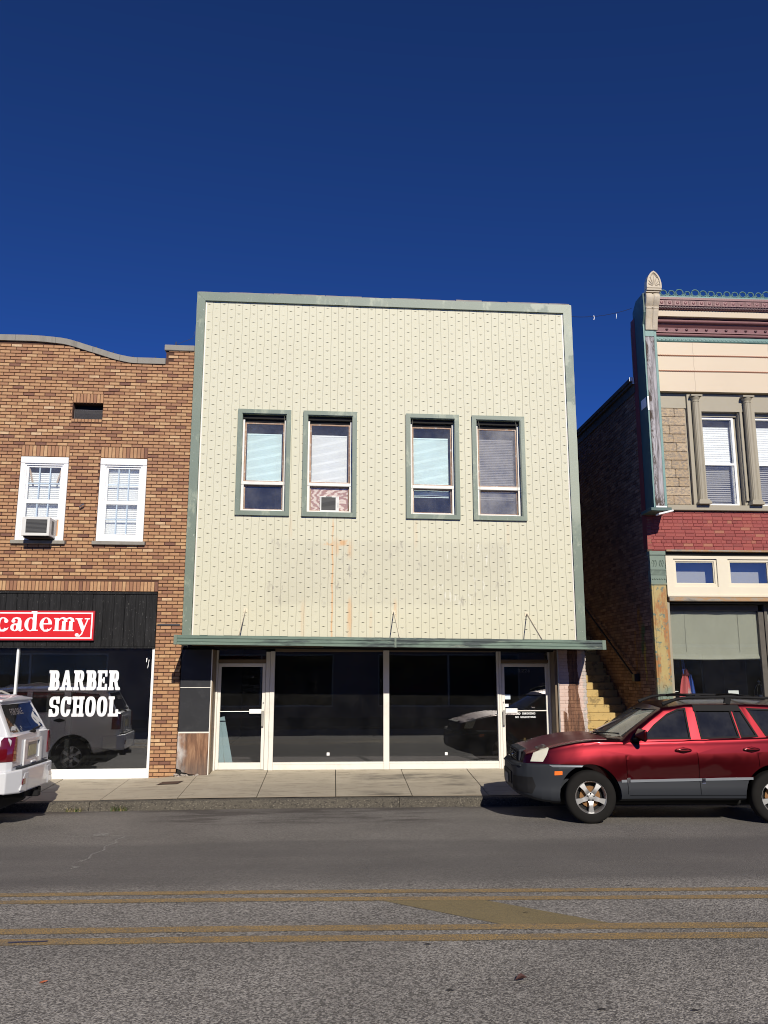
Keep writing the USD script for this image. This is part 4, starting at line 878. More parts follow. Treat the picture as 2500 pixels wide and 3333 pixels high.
fpoly = Polygon([(6.57 - q, 9.79 + w) for q, w in half] + [(6.57 + q, 9.79 + w) for q, w in half[::-1][1:]])
fin = emit(orn, 'finial', MS().prism(fpoly, -.665, -.53).prism(fpoly.buffer(.0).difference(fpoly.buffer(-.03)), -.685, -.6651), L + 'cream_stone')
m = MS()
for q in (-1.15, -.75, -.36, .36, .75, 1.15):
    Lq = .2*(1 - .25*abs(q)); p = [(6.57 + math.sin(q)*Lq*t*(1 - .0*t) , -.668, 9.83 + math.cos(q)*Lq*t*1.2) for t in np.linspace(.15, 1, 6)]; p.append((p[-1][0] + .02*np.sign(q), -.668, p[-1][2] - .012)); m.tube(p, [.006, .009, .012, .013, .012, .010, .007], 6)
m.tube([(6.57, -.668, 9.84), (6.57, -.668, 10.1)], [.012, .006], 6).tube([(6.50, -.668, 10.03), (6.54, -.668, 10.09), (6.57, -.668, 10.12), (6.60, -.668, 10.09), (6.64, -.668, 10.03)], .008, 6).ball((6.57, -.668, 9.83), (.03, .012, .03), 2)
emit(fin, 'palmette', m, L + 'cream_stone', smooth=60)
# stone panel
z = 5.325
for rw in range(11):
    h = .1885; x = 6.80; ws = [(.17, .36), (.53,), (.30, .23), (.24, .29)][rw % 4]
    for w in ws: emit(orn, 'stone_block', MS().box(x + .002, min(x + w, 7.36) - .002, -.018 + rr.uniform(-.006, .006), .029, z + .003, z + h - .003, .016, tone=rr.random()), L + 'rough_stone', tone=True); x += w
    z += h
# columns and windows
emit(orn, 'side_casing', MS().box(7.375, 7.455, -.05, .029, 5.316, 7.70, .004), L + 'khaki_paint')
def column(cx):
    n = 96; prof = [(.086, 5.42), (.084, 6.2), (.074, 7.52)]; m = MS()
    an = np.linspace(0, 2*np.pi, n, endpoint=False); ring_ = 1 - .05*np.clip(np.cos(an*16), 0, 1)
    v = np.array([(cx + r_*q*math.cos(w), -.06 + r_*q*math.sin(w), zz) for r_, zz in prof for w, q in zip(an, ring_)]); f = []
    for i in range(2):
        for j in range(n): k = (j+1) % n; f += [[i*n+j, i*n+k, (i+1)*n+k], [i*n+j, (i+1)*n+k, (i+1)*n+j]]
    cp = emit(orn, 'column', m.add(v, f), L + 'khaki_paint', smooth=50)
    emit(cp, 'capital', MS().rev([(.074, 7.52), (.082, 7.53), (.076, 7.54), (.076, 7.57), (.10, 7.60), (.10, 7.625), (.0, 7.63)], (cx, -.06, 0), 'z', 24).box(cx - .12, cx + .12, -.17, .04, 7.632, 7.665), L + 'khaki_paint', smooth=40)
    emit(cp, 'base', MS().box(cx - .115, cx + .155, -.18, .028, 5.317, 5.37, .006).prism(Polygon([(cx - .10, 5.371), (cx + .14, 5.371), (cx + .12, 5.42), (cx - .085, 5.42)]), -.15, .028), L + 'khaki_paint')
    emit(cp, 'casing', MS().box(cx + .075, cx + .135 if cx < 7.6 else cx + .17, -.03, .028, 5.421, 7.344).box(cx - .15, cx - .10, -.02, .027, 5.421, 7.344), L + 'khaki_paint')
for cx in (7.545, 8.665, 9.80): column(cx)
for wx0, wx1 in ((7.69, 8.43), (8.85, 9.59), (10.01, 10.75)):
    z0, z1, y0 = 5.335, 7.26, .13; zm = 6.235
    w = emit(orn, 'window', MS().prism(frame_poly(wx0, wx1, z0, z1, .045), y0, y0 + .08).box(wx0 + .03, wx1 - .03, y0 + .005, y0 + .06, zm - .022, zm + .022).box(wx1 - .085, wx1 - .046, y0 + .03, y0 + .08, z0 + .05, zm - .02), L + 'vinyl_white')
    emit(w, 'side_stop', MS().box(wx1 + .003, wx1 + .06, y0 + .02, y0 + .07, z0, z1 - .02).box(wx0 - .0, wx1 + .06, y0 - .03, y0 + .1, z1 + .003, 7.338), L + 'khaki_paint')
    emit(w, 'pane', MS().box(wx0 + .04, wx1 - .04, y0 + .045, y0 + .05, zm, z1 - .04), L + 'glass'); emit(w, 'pane', MS().box(wx0 + .04, wx1 - .04, y0 + .03, y0 + .035, z0 + .04, zm), L + 'glass')
    emit(w, 'blind', blinds(wx0 + .05, wx1 - .05, zm + .02, z1 - .22, .26, .05, 1.35), L + 'blind_white'); emit(w, 'blind', blinds(wx0 + .05, wx1 - .10, z0 + .10, zm - .06, .27, .045, .95), L + 'blind_grey')
    emit(w, 'room_back', MS().box(wx0, wx1, 1.2, 1.22, z0, z1), L + 'interior')
# ground floor: transom band, lintel, shop window
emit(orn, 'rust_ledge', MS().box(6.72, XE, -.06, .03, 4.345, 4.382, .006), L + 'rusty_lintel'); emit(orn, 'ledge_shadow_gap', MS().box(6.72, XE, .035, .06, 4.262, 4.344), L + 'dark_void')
tp = [(6.865, 7.775), (8.0, 8.91), (9.13, 10.04), (10.26, 11.2)]; tf = rect(6.71, XE, 3.425, 4.26).difference(unary_union([rect(a, e, 3.63, 4.20) for a, e in tp]))
tfp = emit(orn, 'transom_frame', MS().prism(tf, -.02, .06).box(6.70, XE, -.055, -.021, 3.425, 3.47, .006), L + 'window_cream')
for a, e in tp:
    emit(tfp, 'sash', MS().prism(frame_poly(a + .003, e - .003, 3.633, 4.197, .045, .06), .01, .055).prism(frame_poly(a + .05, e - .05, 3.695, 4.15, .018), .03, .056), L + 'window_cream'); emit(tfp, 'pane', MS().box(a + .06, e - .06, .05, .054, 3.70, 4.14), L + 'shop_glass')
emit(orn, 'transom_backing', MS().box(6.72, XE, .30, .32, 3.3, 4.3), L + 'blind_grey')
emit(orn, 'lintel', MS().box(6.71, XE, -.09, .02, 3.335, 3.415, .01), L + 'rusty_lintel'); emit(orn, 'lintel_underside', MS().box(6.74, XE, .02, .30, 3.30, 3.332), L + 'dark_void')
pil = emit(orn, 'iron_pilaster', MS().box(SX + .002, 6.665, -.075, .06, -.2, 3.66, .006).box(6.40, 6.63, -.083, -.0755, .2, 3.62).box(SX - .01, 6.685, -.10, .06, 4.26, 4.345, .008).box(SX + .0, 6.67, -.08, .06, 3.661, 4.259), L + 'cast_iron')
m = MS().box(SX - .006, 6.68, -.095, -.081, 3.66, 3.70, .005).box(SX - .004, 6.68, -.092, -.081, 3.86, 3.885, .005).box(SX - .004, 6.68, -.092, -.081, 3.96, 3.98, .005)
for k in range(12): m.box(6.385 + k*.0235, 6.397 + k*.0235, -.09, -.081, 3.89, 3.955)
for k in range(6): m.ball((6.395 + k*.05, -.083, 3.78), (.02, .012, .024), 1)
for s in (-1, 1):
    for q in (.05, .1): m.tube([(6.52 + s*(q + .02*math.cos(w)), -.085, 4.1 + .06*math.sin(w) - .03*q) for w in np.linspace(0, 5, 10)], .008, 5)
emit(pil, 'capital_relief', m, L + 'cast_iron', smooth=40)
m = MS().tube([(6.52 + .04*math.cos(q), -.086, 1.62 + .04*q/3 + .05*math.sin(q)) for q in np.linspace(-1.5, 4, 12)], .008, 5).tube([(6.50 - .05*math.cos(q), -.086, 1.45 + .06*math.sin(q)) for q in np.linspace(-2.5, 3, 12)], .008, 5).tube([(6.56 + .03*math.cos(q), -.086, 1.40 + .08*math.sin(q)) for q in np.linspace(-1, 3, 10)], .007, 5)
emit(pil, 'scroll_relief', m, L + 'cast_iron', smooth=60); emit(orn, 'jamb_board', MS().box(6.668, 6.73, -.03, .28, -.2, 3.32, .004), L + 'khaki_paint')
gy2 = .28
fr = emit(orn, 'shop_window_frame', MS().box(6.735, 6.80, gy2 - .03, gy2 + .06, .45, 3.29, .004).box(6.80, 8.70, gy2 - .03, gy2 + .06, 3.17, 3.29, .004).box(8.69, 8.80, gy2 - .03, gy2 + .06, .45, 3.168, .004).box(8.81, 8.87, gy2 - .05, gy2 + .05, .45, 3.29).box(6.73, XE, gy2 - .05, gy2 + .06, -.1, .448, .006).box(8.88, XE, gy2 - .03, gy2 + .06, 3.17, 3.29), L + 'dark_wood')
emit(fr, 'pane', MS().box(6.80, 8.69, gy2, gy2 + .006, .45, 3.17), L + 'shop_glass'); emit(fr, 'pane', MS().box(8.87, XE, gy2, gy2 + .006, .45, 3.17), L + 'shop_glass')
def shf(x, q):
    zz = [3.16, 2.9, 2.5, 2.3, 2.24, 2.20, 2.185][int(q)]; yy = [.31, .312, .316, .32, .30, .285, .30][int(q)] + .006*math.sin(x*5) + (.006 if q < 4 else 0)*math.sin(x*13)
    return (x, yy + .02, zz - (.012*math.sin((x - 6.9)*2.2) if q > 2 else 0))
emit(orn, 'roller_shade', MS().sheet(shf, np.linspace(6.85, 8.80, 30), range(7)), L + 'roller_shade', smooth=60); emit(orn, 'shade_seam', MS().box(7.16, 7.164, .318, .321, 2.34, 3.15).box(8.28, 8.284, .318, .321, 2.34, 3.1), L + 'dark_wood')
emit(orn, 'roller_shade', MS().sheet(lambda x, q: (x, .33, [3.16, 2.2][int(q)]), [8.9, 10.6], [0, 1]), L + 'roller_shade')
emit(orn, 'display_floor', MS().box(6.75, XE - .3, .35, 2, .40, .46), L + 'dark_wood')
# things in its window
gm = thing('hanging_clothes', 'coral pink and blue clothes hanging in the right shop window', 'clothes', (7.25, .6, 1.2))
def cloth(x0, x1, z0, z1, y, top):
    return MS().sheet(lambda u, w: (top + (x0 + (x1 - x0)*u - top)*(.25 + .75*w**.6), y + .03*math.sin(u*9), z1 + (z0 - z1)*w), np.linspace(0, 1, 14), np.linspace(0, 1, 8))
emit(gm, 'pink_garment', cloth(7.03, 7.38, 1.0, 1.90, .62, 7.24), L + 'garment_pink', smooth=60); emit(gm, 'blue_garment', cloth(7.32, 7.50, 1.05, 1.88, .70, 7.36), L + 'cloth_blue', smooth=60); emit(gm, 'collar', cloth(7.15, 7.33, 1.86, 2.0, .61, 7.24), L + 'cloth_maroon', smooth=60)
emit(gm, 'hanger_strap', MS().tube([(7.2, .64, 2.3), (7.24, .63, 1.9)], .014, 5).tube([(7.17, .64, 2.3), (7.2, .63, 1.9)], .012, 5), L + 'cloth_blue')
single('window_card', 'small white card standing in the right shop window', 'card', MS().bar((8.22, .6, 1.44), (8.22, .62, 1.56), .22, .004, side=(0, 1, 0)), L + 'sticker')
cg = thing('wire_stand', 'arched wire display stand with cross on top in the right window', 'stand', (8.78, .6, 1.3)); m = MS()
for dx, dy in ((-.11, 0), (.11, 0), (0, .09), (0, -.09)): m.tube([(8.78 + dx, .62 + dy, 1.2), (8.78 + dx, .62 + dy, 1.55), (8.78 + dx*.8, .62 + dy*.8, 1.62), (8.78 + dx*.4, .62 + dy*.4, 1.67), (8.78, .62, 1.685)], .004, 5)
emit(cg, 'frame', m, L + 'steel'); emit(cg, 'cross', MS().box(8.774, 8.786, .617, .623, 1.685, 1.78).box(8.75, 8.81, .617, .623, 1.73, 1.742), L + 'steel'); emit(cg, 'shelf', MS().box(8.66, 8.90, .52, .72, 1.385, 1.395), L + 'steel')
cu = thing('white_cup', 'white cup and saucer on the wire stand in the window', 'cup', (8.80, .6, 1.395)); emit(cu, 'cup', MS().rev([(0, 1.40), (.03, 1.40), (.042, 1.47), (.038, 1.47), (.028, 1.41), (0, 1.41)], (8.80, .6, 0), 'z', 20), L + 'sticker', smooth=40); emit(cu, 'saucer', MS().rev([(0, 1.396), (.06, 1.40), (.06, 1.404), (0, 1.40)], (8.80, .6, 0), 'z', 20), L + 'sticker')
single('orange_pot', 'round orange pot beside the white cup in the window', 'pot', MS().ball((8.68, .60, 1.43), (.038, .038, .036), 2), L + 'infill_orange', smooth=True)
single('small_bracket', 'small silver holder at the left edge of the right shop window', 'holder', MS().rev([(.018, 0), (.022, .10), (0, .10)], (6.92, .5, 1.56), 'z', 12).box(6.87, 7.0, .46, .54, 1.535, 1.555, .004), L + 'sticker')
# steps and rail in the alley
st = thing('stair', 'worn yellow painted steps climbing the alley between the buildings', 'steps', (5.65, 2, .1))
for k in range(23):
    z1 = .125 + .157*(k + 0) ; y0 = 1.6 + .228*((z1 - 1.065)/.157); emit(st, 'step', MS().box(5.02, SX - .004, y0 + rr.uniform(-.005, .005), y0 + .262, z1 - .157 if k else -.2, z1 + rr.uniform(-.004, .004), .012), L + 'yellow_step')
emit(st, 'landing', MS().box(5.02, SX - .004, y0 + .263, 8, z1 - .1, z1), L + 'yellow_step'); emit(st, 'step_fill', MS().prism(Polygon([(.4, -.3), (8, -.3), (8, 3.2), (5.35, 3.2)]), 5.03, SX - .01, axis='x'), L + 'dark_void')
single('alley_back_wall', 'dark wall closing the far end of the alley', 'wall', MS().box(4.99, SX, 8, 8.2, -.3, 7.6), L + 'mortar')
hr = thing('handrail', 'thin black iron handrail sloping along the alley wall', 'handrail', (6.28, 2.7, 1.8)); emit(hr, 'rail', MS().tube([(6.29, .96, 1.82), (6.29, 6.3, 4.6)], .021, 8), L + 'iron_black')
emit(hr, 'wall_plate', MS().box(6.24, 6.352, .84, 1.0, 1.74, 1.90, .006), L + 'iron_black')
for yy in (2.6, 4.4): emit(hr, 'bracket', MS().bar((6.29, yy, 1.82 + (yy - .96)*.5206), (6.355, yy, 1.78 + (yy - .96)*.5206), .02, .02), L + 'iron_black')

# ---------------------------------------------------------------- parked cars (local frame: nose at x = 0, tail towards +x, kerb side +y, wheels on z = 0)
mat('car_red', lambda b: b.p(b.mix(b.n('layer_weight', 'facing', blend=.35), (.072, .0015, .004), (.022, .0006, .0012)), .31, metallic=.88, coat_weight=.5, coat_roughness=.04, normal=b.bump(b.noise(900, 1), .03, .001)))
mat('car_hood_red', lambda b: b.p(b.mix(b.ss(b.noise(7, 5, .75), .5, .75), (.10, .008, .014), (.10, .042, .038)), .45, metallic=.3, coat_weight=.4, coat_roughness=.25))
plain('car_grey', (.022, .025, .031), .62, specular_ior_level=.18); plain('car_trim_bright', (.34, .37, .41), .3, metallic=.7)
mat('car_white', lambda b: b.p(b.mix(b.noise(2, 4), (.54, .55, .57), (.60, .61, .63)), .35, coat_weight=1.0, coat_roughness=.05))
plain('car_black', (.008, .008, .009), .75, specular_ior_level=.25); plain('car_black_gloss', (.010, .010, .012), .15); plain('well_black', (.006, .006, .006), .95)
def m_tyre(b): return b.p(b.mix(b.noise(7, 4), (.009, .0085, .008), (.017, .016, .015)), .85, specular_ior_level=.12, normal=b.bump(b.noise(60, 3), .3, .006))
mat('tyre_rubber', m_tyre)
plain('alloy', (.50, .50, .50), .45, metallic=.9); plain('alloy_dark', (.10, .10, .10), .5, metallic=.5); plain('rust_disc', (.20, .095, .03), .8); plain('chrome', (.75, .75, .76), .12, metallic=1.0)
mat('lamp_lens', lambda b: b.p(b.mix(b.noise(9, 4), (.50, .48, .36), (.70, .68, .58)), .16, coat_weight=1.0, coat_roughness=.03)); plain('lamp_orange', (.80, .17, .02), .3, coat_weight=.6)
plain('lamp_red', (.10, .003, .007), .12, coat_weight=1.0); plain('lamp_red_bright', (.45, .02, .03), .25, coat_weight=.6)
pane('car_tint', (.10, .13, .17), .06, dust=.05); pane('car_windscreen', (.70, .77, .70), .09, dust=.18)
plain('car_seat', (.30, .28, .23), .85); plain('car_dash', (.22, .21, .17), .7); paint('plate_paint', (.38, .34, .20), .5, .3, 25, .5, (.12, .16, .3))
def mgrid(v, nx, nr):
    f = []
    for i in range(nx - 1):
        for j in range(nr): k = (j + 1) % nr; a = i*nr; f += [[a + j, a + nr + k, a + nr + j], [a + j, a + k, a + nr + k]]
    v = list(v); c0, c1 = len(v), len(v) + 1; v += [np.mean(v[:nr], 0), np.mean(v[(nx-1)*nr:nx*nr], 0)]
    for j in range(nr): k = (j + 1) % nr; f += [[c0, k, j], [c1, (nx-1)*nr + j, (nx-1)*nr + k]]
    t_ = trimesh.Trimesh(np.array(v), np.array(f), process=False)
    if t_.volume < 0: t_.invert()
    return m3.Manifold(m3.Mesh(vert_properties=np.array(t_.vertices, np.float32), tri_verts=np.array(t_.faces, np.uint32)))
def lower_body(S, off=0.0):
    st = np.array(S['st'], float); fw_, fb, ft = (PchipInterpolator(st[:, 0], st[:, k]) for k in (1, 2, 3))
    xs = np.unique(np.r_[st[:, 0], np.arange(st[0, 0], st[-1, 0], .06)]); lev = S['lev']; v = []
    for x in xs:
        w, zb, zt = float(fw_(x)) + off, float(fb(x)) - off, float(ft(x)) + off; cr = S['crown']*min(1, (x - st[0, 0])/.4 + .2)
        g_ = max(math.exp(-((x - q)/.42)**2) for q in S['wheels'])
        half = [(.0, zb), (.80*w, zb), (.94*w, zb + .03)]
        for t_, wf in lev:
            z = zb + .05 + t_*(zt - zb - .05); bulge = S['flare']*g_*math.exp(-((z - .62)/.19)**2); half.append((w*wf + bulge, z))
        half += [(w*.80, zt + .006 + cr*.35), (w*.45, zt + cr*.8), (0, zt + cr)]
        xo = x + (off if x > 2 else -off)*(1 if x in (st[0, 0], st[-1, 0]) else 0)
        v += [(xo, -y, z) for y, z in half] + [(xo, y, z) for y, z in half[-2:0:-1]]
    return mgrid(v, len(xs), 2*len(half) - 2)
def cabin(S, off=0.0, zlow=None):
    G = S['gh']; belt, zr, wb, wr = G['belt'], G['roof'], G['wb'], G['wr']; v = []; xs = sorted(set([p[0] for p in G['top']] + list(np.linspace(G['top'][0][0], G['top'][-1][0], 50))))
    tz = np.array(G['top'], float)
    for x in xs:
        zt = float(np.interp(x, tz[:, 0], tz[:, 1])); cr = G['crown']*(zt - belt + .05)/(zr - belt)
        wt = wb - (wb - wr)*(zt - belt)/(zr - belt); xx = x
        if off: zt -= off; wt -= off*.8; xx = x + off*(1 if x < 2.2 else -1)*1.2
        sw = G['sweep']*max(0., min(1., (2.45 - x)/1.3))
        w0 = wb - off; zl = zlow or belt - .22; zt = max(zt, zl + .12); r_ = min(.05, (zt - zl)*.3)
        half = [(0, zl), (w0, zl), (w0, max(zl + .02, min(belt, zt - .09))), (wt + .022, zt - r_), (wt + .004, zt - r_*.4), (wt - .04, zt - r_*.05), (wt*.5, zt + cr*.7), (0, zt + cr)]
        v += [(xx + sw*(y/wb)**2, -y, z) for y, z in half] + [(xx + sw*(y/wb)**2, y, z) for y, z in half[-2:0:-1]]
    return mgrid(v, len(xs), 2*len(half) - 2)
def pr_m(poly, a0, a1, axis='y'):
    m = MS().prism(poly, a0, a1, axis); v, f, _ = m.arr(); t_ = trimesh.Trimesh(v, f, process=True)
    if t_.volume < 0: t_.invert()
    return m3.Manifold(m3.Mesh(vert_properties=np.array(t_.vertices, np.float32), tri_verts=np.array(t_.faces, np.uint32)))
def cyl(x, z, r, y0, y1): return m3.Manifold.cylinder(y1 - y0, r, r, 64).rotate((-90, 0, 0)).translate((x, y0, z))
def hullb(pts, r): return m3.Manifold.batch_hull([m3.Manifold.sphere(r if np.isscalar(r) else r[i], 14).translate(tuple(map(float, p))) for i, p in enumerate(pts)])
def wheel(car, x, y, side, R_, rr_, spokes, name='wheel', disc=True):
    o = side; wd = .105; m = MS()
    prof = [(rr_ - .005, -wd*.9), (rr_ + .02, -wd), (R_ - .05, -wd), (R_ - .018, -wd*.86), (R_ - .003, -wd*.62), (R_, -wd*.3), (R_, wd*.3), (R_ - .003, wd*.62), (R_ - .018, wd*.86), (R_ - .05, wd), (rr_ + .02, wd), (rr_ - .005, wd*.9)]
    m.rev(prof, (x, y, R_), 'y', 56); w = emit(car, name, m, L + 'tyre_rubber', smooth=35)
    s = side; f = y + s*wd*.92; an = lambda k: 2*np.pi*k/spokes + np.pi/2*(-1 if spokes == 5 else 1)
    m = MS().rev([(rr_ - .03, s*-.02), (rr_ - .028, s*.055), (rr_ - .008, s*.09), (rr_ + .003, s*.088), (rr_ + .003, s*.07), (rr_ - .012, s*.05), (rr_ - .012, s*-.02)], (x, y, R_), 'y', 56)
    emit(w, 'rim', m, L + 'alloy', smooth=40)
    m = MS()
    for k in range(spokes):
        a = an(k); d = np.array([math.cos(a), 0, math.sin(a)]); n_ = np.array([-math.sin(a), 0, math.cos(a)]); c_ = np.array([x, 0, R_]); v = []
        for rad, hw, yo in ((.035, .036, .055), (.085, .030, .075), (.13, .026, .078), (rr_ - .02, .040, .070)):
            for dy in (0, -.03):
                for sgn in (-1, 1): v.append(c_ + d*rad + n_*hw*sgn*(1 if dy == 0 else 1.1) + np.array([0, y + s*(yo + dy), 0]))
        m.mani(m3.Manifold.hull_points(np.array(v[:8])) + m3.Manifold.hull_points(np.array(v[4:12])) + m3.Manifold.hull_points(np.array(v[8:])))
    emit(w, 'spokes', m, L + 'alloy', smooth=25)
    emit(w, 'hub', MS().rev([(0, s*.078), (.030, s*.076), (.036, s*.066), (.065, s*.062), (.068, s*.03)], (x, y, R_), 'y', 28), L + 'alloy', smooth=35)
    m = MS()
    for k in range(5): a = an(k) + np.pi/5; m.rev([(0, s*.072), (.011, s*.071), (.012, s*.05)], (x + .05*math.cos(a), y, R_ + .05*math.sin(a)), 'y', 10)
    emit(w, 'lug_nuts', m, L + 'car_black_gloss')
    emit(w, 'brake_disc', MS().rev([(.05, s*.012), (.145, s*.012), (.145, s*.0), (.05, s*.0)], (x, y, R_), 'y', 32), L + ('rust_disc' if disc else 'alloy_dark'))
    emit(w, 'wheel_back', MS().rev([(0, s*-.015), (rr_ - .014, s*-.015), (rr_ - .014, s*-.03), (0, s*-.03)], (x, y, R_), 'y', 32), L + 'well_black')
def build_car(S, label, cat, loc, rz, paint_, group):
    car = thing(S['name'], label, cat, loc, group, rz=rz, local=True, sc=S.get('scale', 1.0)); G = S['gh']; LB = lower_body(S); SH_ = lower_body(S, .006) - LB; CB = cabin(S)
    body = LB + CB; cut = []
    for q in S['wheels']:
        for s in (-1, 1): cut.append(cyl(q, S['R'] + .015, S['arch'], *((.55, 1.3) if s > 0 else (-1.3, -.55))))
    hollow = cabin(S, .05, .62) ^ pr_m(rect(G['in'][0], G['in'][1], .5, 2), -2, 2)
    cut.append(hollow)
    side = [Polygon(p) for p in S['side']]
    for p in side: cut.append(pr_m(p, -2, 2))
    yw = lambda z: G['wb'] - (G['wb'] - G['wr'])*(z - G['belt'])/(G['roof'] - G['belt'])
    ws = G['ws']; hb, ht = yw(ws[0]) - .10, yw(ws[1]) - .09
    cut.append(pr_m(Polygon([(-hb, ws[0]), (hb, ws[0]), (ht, ws[1]), (-ht, ws[1])]), G['top'][0][0] - .15, G['wsx'] + G['sweep']*.25, 'x'))
    if 'tg' in G: tg = G['tg']; tb, tt = yw(tg[0]) - .09, yw(tg[1]) - .10; cut.append(pr_m(Polygon([(-tb, tg[0]), (tb, tg[0]), (tt, tg[1]), (-tt, tg[1])]), G['in'][1] - .25, 6, 'x'))
    for x, z0, z1 in S['gaps']:
        for s in (-1, 1): cut.append(pr_m(rect(x - .004, x + .004, z0, z1), *((.78, 1.2) if s > 0 else (-1.2, -.78))) if False else pr_m(rect(x - .004, x + .004, z0, z1), *((.86, 1.2) if s > 0 else (-1.2, -.86))))
    for x0, x1, z in S['hgaps']:
        for s in (-1, 1): cut.append(pr_m(rect(x0, x1, z - .004, z + .004), *((.86, 1.2) if s > 0 else (-1.2, -.86))))
    body = body - m3.Manifold.batch_boolean(cut, m3.OpType.Add)
    if S.get('clad'):
        reg = pr_m(unary_union([Polygon(p) for p in S['clad']]), -2, 2)
        emit(car, 'cladding', MS().mani(body ^ reg), L + S['cladmat'], smooth=32); body = body - reg
    bp = emit(car, 'body', MS().mani(body.simplify(.0004) if hasattr(body, 'simplify') else body), L + paint_, smooth=32)
    def patch(name, poly, material, s=None, y0=0.0, y1=2.0, src=None, parent=None):
        m = MS()
        for q in ((-1, 1) if s is None else (s,)): m.mani((src or SH_) ^ pr_m(Polygon(poly), *((y0, y1) if q > 0 else (-y1, -y0))))
        return emit(parent or car, name, m, L + material, smooth=35)
    # wheel-arch liners, underbody
    m = MS()
    for q in S['wheels']:
        for s in (-1, 1): m.mani(cyl(q, S['R'] + .015, S['arch'] + .006, *((.50, .80) if s > 0 else (-.80, -.50))) - cyl(q, S['R'] + .015, S['arch'] - .012, *((.52, .9) if s > 0 else (-.9, -.52))) - pr_m(rect(-1, 6, -1, .36), -2, 2))
    emit(car, 'arch_liner', m, L + 'well_black', kind='stuff')
    emit(car, 'underbody', MS().box(.35, S['len'] - .35, -.62, .62, .22, .42, .03), L + 'well_black')
    # glass
    for i, p in enumerate(S['side']):
        q = np.array(p); g_ = Polygon(q).buffer(.012, join_style=2)
        for s in (-1, 1):
            m = MS().prism(g_, 0, .005); v = m.v[0]; v[:, 1] = s*(yw(v[:, 2]) - .012 - v[:, 1]); m.f[0] = m.f[0] if s < 0 else m.f[0]
            wp = emit(car, 'side_window', m, L + 'car_tint')
            rb = g_.difference(Polygon(q).buffer(-.012)); m = MS().prism(rb, 0, .012); v = m.v[0]; v[:, 1] = s*(yw(v[:, 2]) + .006 - v[:, 1]); emit(wp, 'rubber_seal', m, L + 'car_black')
    for (z0, z1, xx) in S.get('divider', []): pass
    tz = np.array(G['top'], float)
    def xws(z): i = 0; a_, b_ = tz[0], tz[1]; return a_[0] + (z - a_[1])/(b_[1] - a_[1])*(b_[0] - a_[0])
    nz = 8; m = MS()
    def wx(z, y): x = xws(z); return x + G['sweep']*max(0., min(1., (2.45 - x)/1.3))*(y/G['wb'])**2
    m.sheet(lambda u, w_: (wx(ws[0] - .02 + (ws[1] - ws[0] + .04)*w_, u*(hb + .02 + (ht - hb)*w_)) + .012, u*(hb + .02 + (ht - hb)*w_), ws[0] - .02 + (ws[1] - ws[0] + .04)*w_ + G['crown']*(1 - u*u)*.55*w_), np.linspace(-1, 1, 9), np.linspace(0, 1, nz))
    wsn = emit(car, 'windscreen', m, L + 'car_windscreen', smooth=True)
    m = MS()
    for s in (-1, 1): m.tube([(wx(ws[0], hb) + .01, s*hb, ws[0]), (wx(ws[1], ht) + .01, s*ht, ws[1])], .012, 6)
    m.tube([(wx(ws[0], 0) - .01, -.1, ws[0] + .01), (wx(ws[0] + .05, .6) - .03, -.6, ws[0] + .03)], .012, 6).tube([(wx(ws[0], .55) - .01, .55, ws[0] + .01), (wx(ws[0] + .05, .05) - .03, .05, ws[0] + .03)], .012, 6)
    emit(wsn, 'wiper', m, L + 'car_black')
    # interior
    m = MS()
    for sx in S['seats']:
        for sy in (-.37, .37): m.mani(hullb([(sx, sy - .17, .68), (sx, sy + .17, .68), (sx + .42, sy - .17, .66), (sx + .42, sy + .17, .66)], .07) + hullb([(sx + .46, sy - .17, .72), (sx + .46, sy + .17, .72), (sx + .62, sy - .14, 1.22), (sx + .62, sy + .14, 1.22)], .065) + hullb([(sx + .64, sy - .08, 1.36), (sx + .64, sy + .08, 1.36), (sx + .64, sy, 1.42)], .05))
    emit(car, 'seats', m, L + 'car_seat', smooth=40, kind='stuff'); dx = G['in'][0]
    emit(car, 'dashboard', MS().mani(hullb([(dx + .05, -.66, G['belt'] - .06), (dx + .05, .66, G['belt'] - .06), (dx + .42, -.66, G['belt'] - .10), (dx + .42, .66, G['belt'] - .10), (dx + .45, -.66, .80), (dx + .45, .66, .80)], .04)), L + 'car_dash', smooth=40)
    an = np.linspace(0, 2*np.pi, 25); emit(car, 'steering_wheel', MS().tube([(dx + .62 + .09*math.sin(q), -.37 + .18*math.cos(q), 1.03 + .16*math.sin(q)) for q in an], .014, 6), L + 'car_black')
    # wheels
    for q in S['wheels']:
        for s in (-1, 1): wheel(car, q, s*S['track'], s, S['R'], S['rim'], S['spokes'], disc=S['rust'])
    # mirrors and handles
    for s in (-1, 1):
        mx, mz, my = S['mirror']; mp = emit(car, 'mirror', MS().mani(hullb([(mx, s*(my + .03), mz), (mx + .03, s*(my + .17), mz), (mx, s*(my + .03), mz + .10), (mx + .03, s*(my + .17), mz + .09), (mx - .05, s*(my + .08), mz + .04)], .035)), L + S['mirrormat'], smooth=40)
        emit(mp, 'mirror_foot', MS().mani(hullb([(mx - .02, s*(my - .06), mz - .03), (mx, s*(my + .04), mz - .01), (mx - .06, s*(my - .06), mz - .03)], .028)), L + 'car_black')
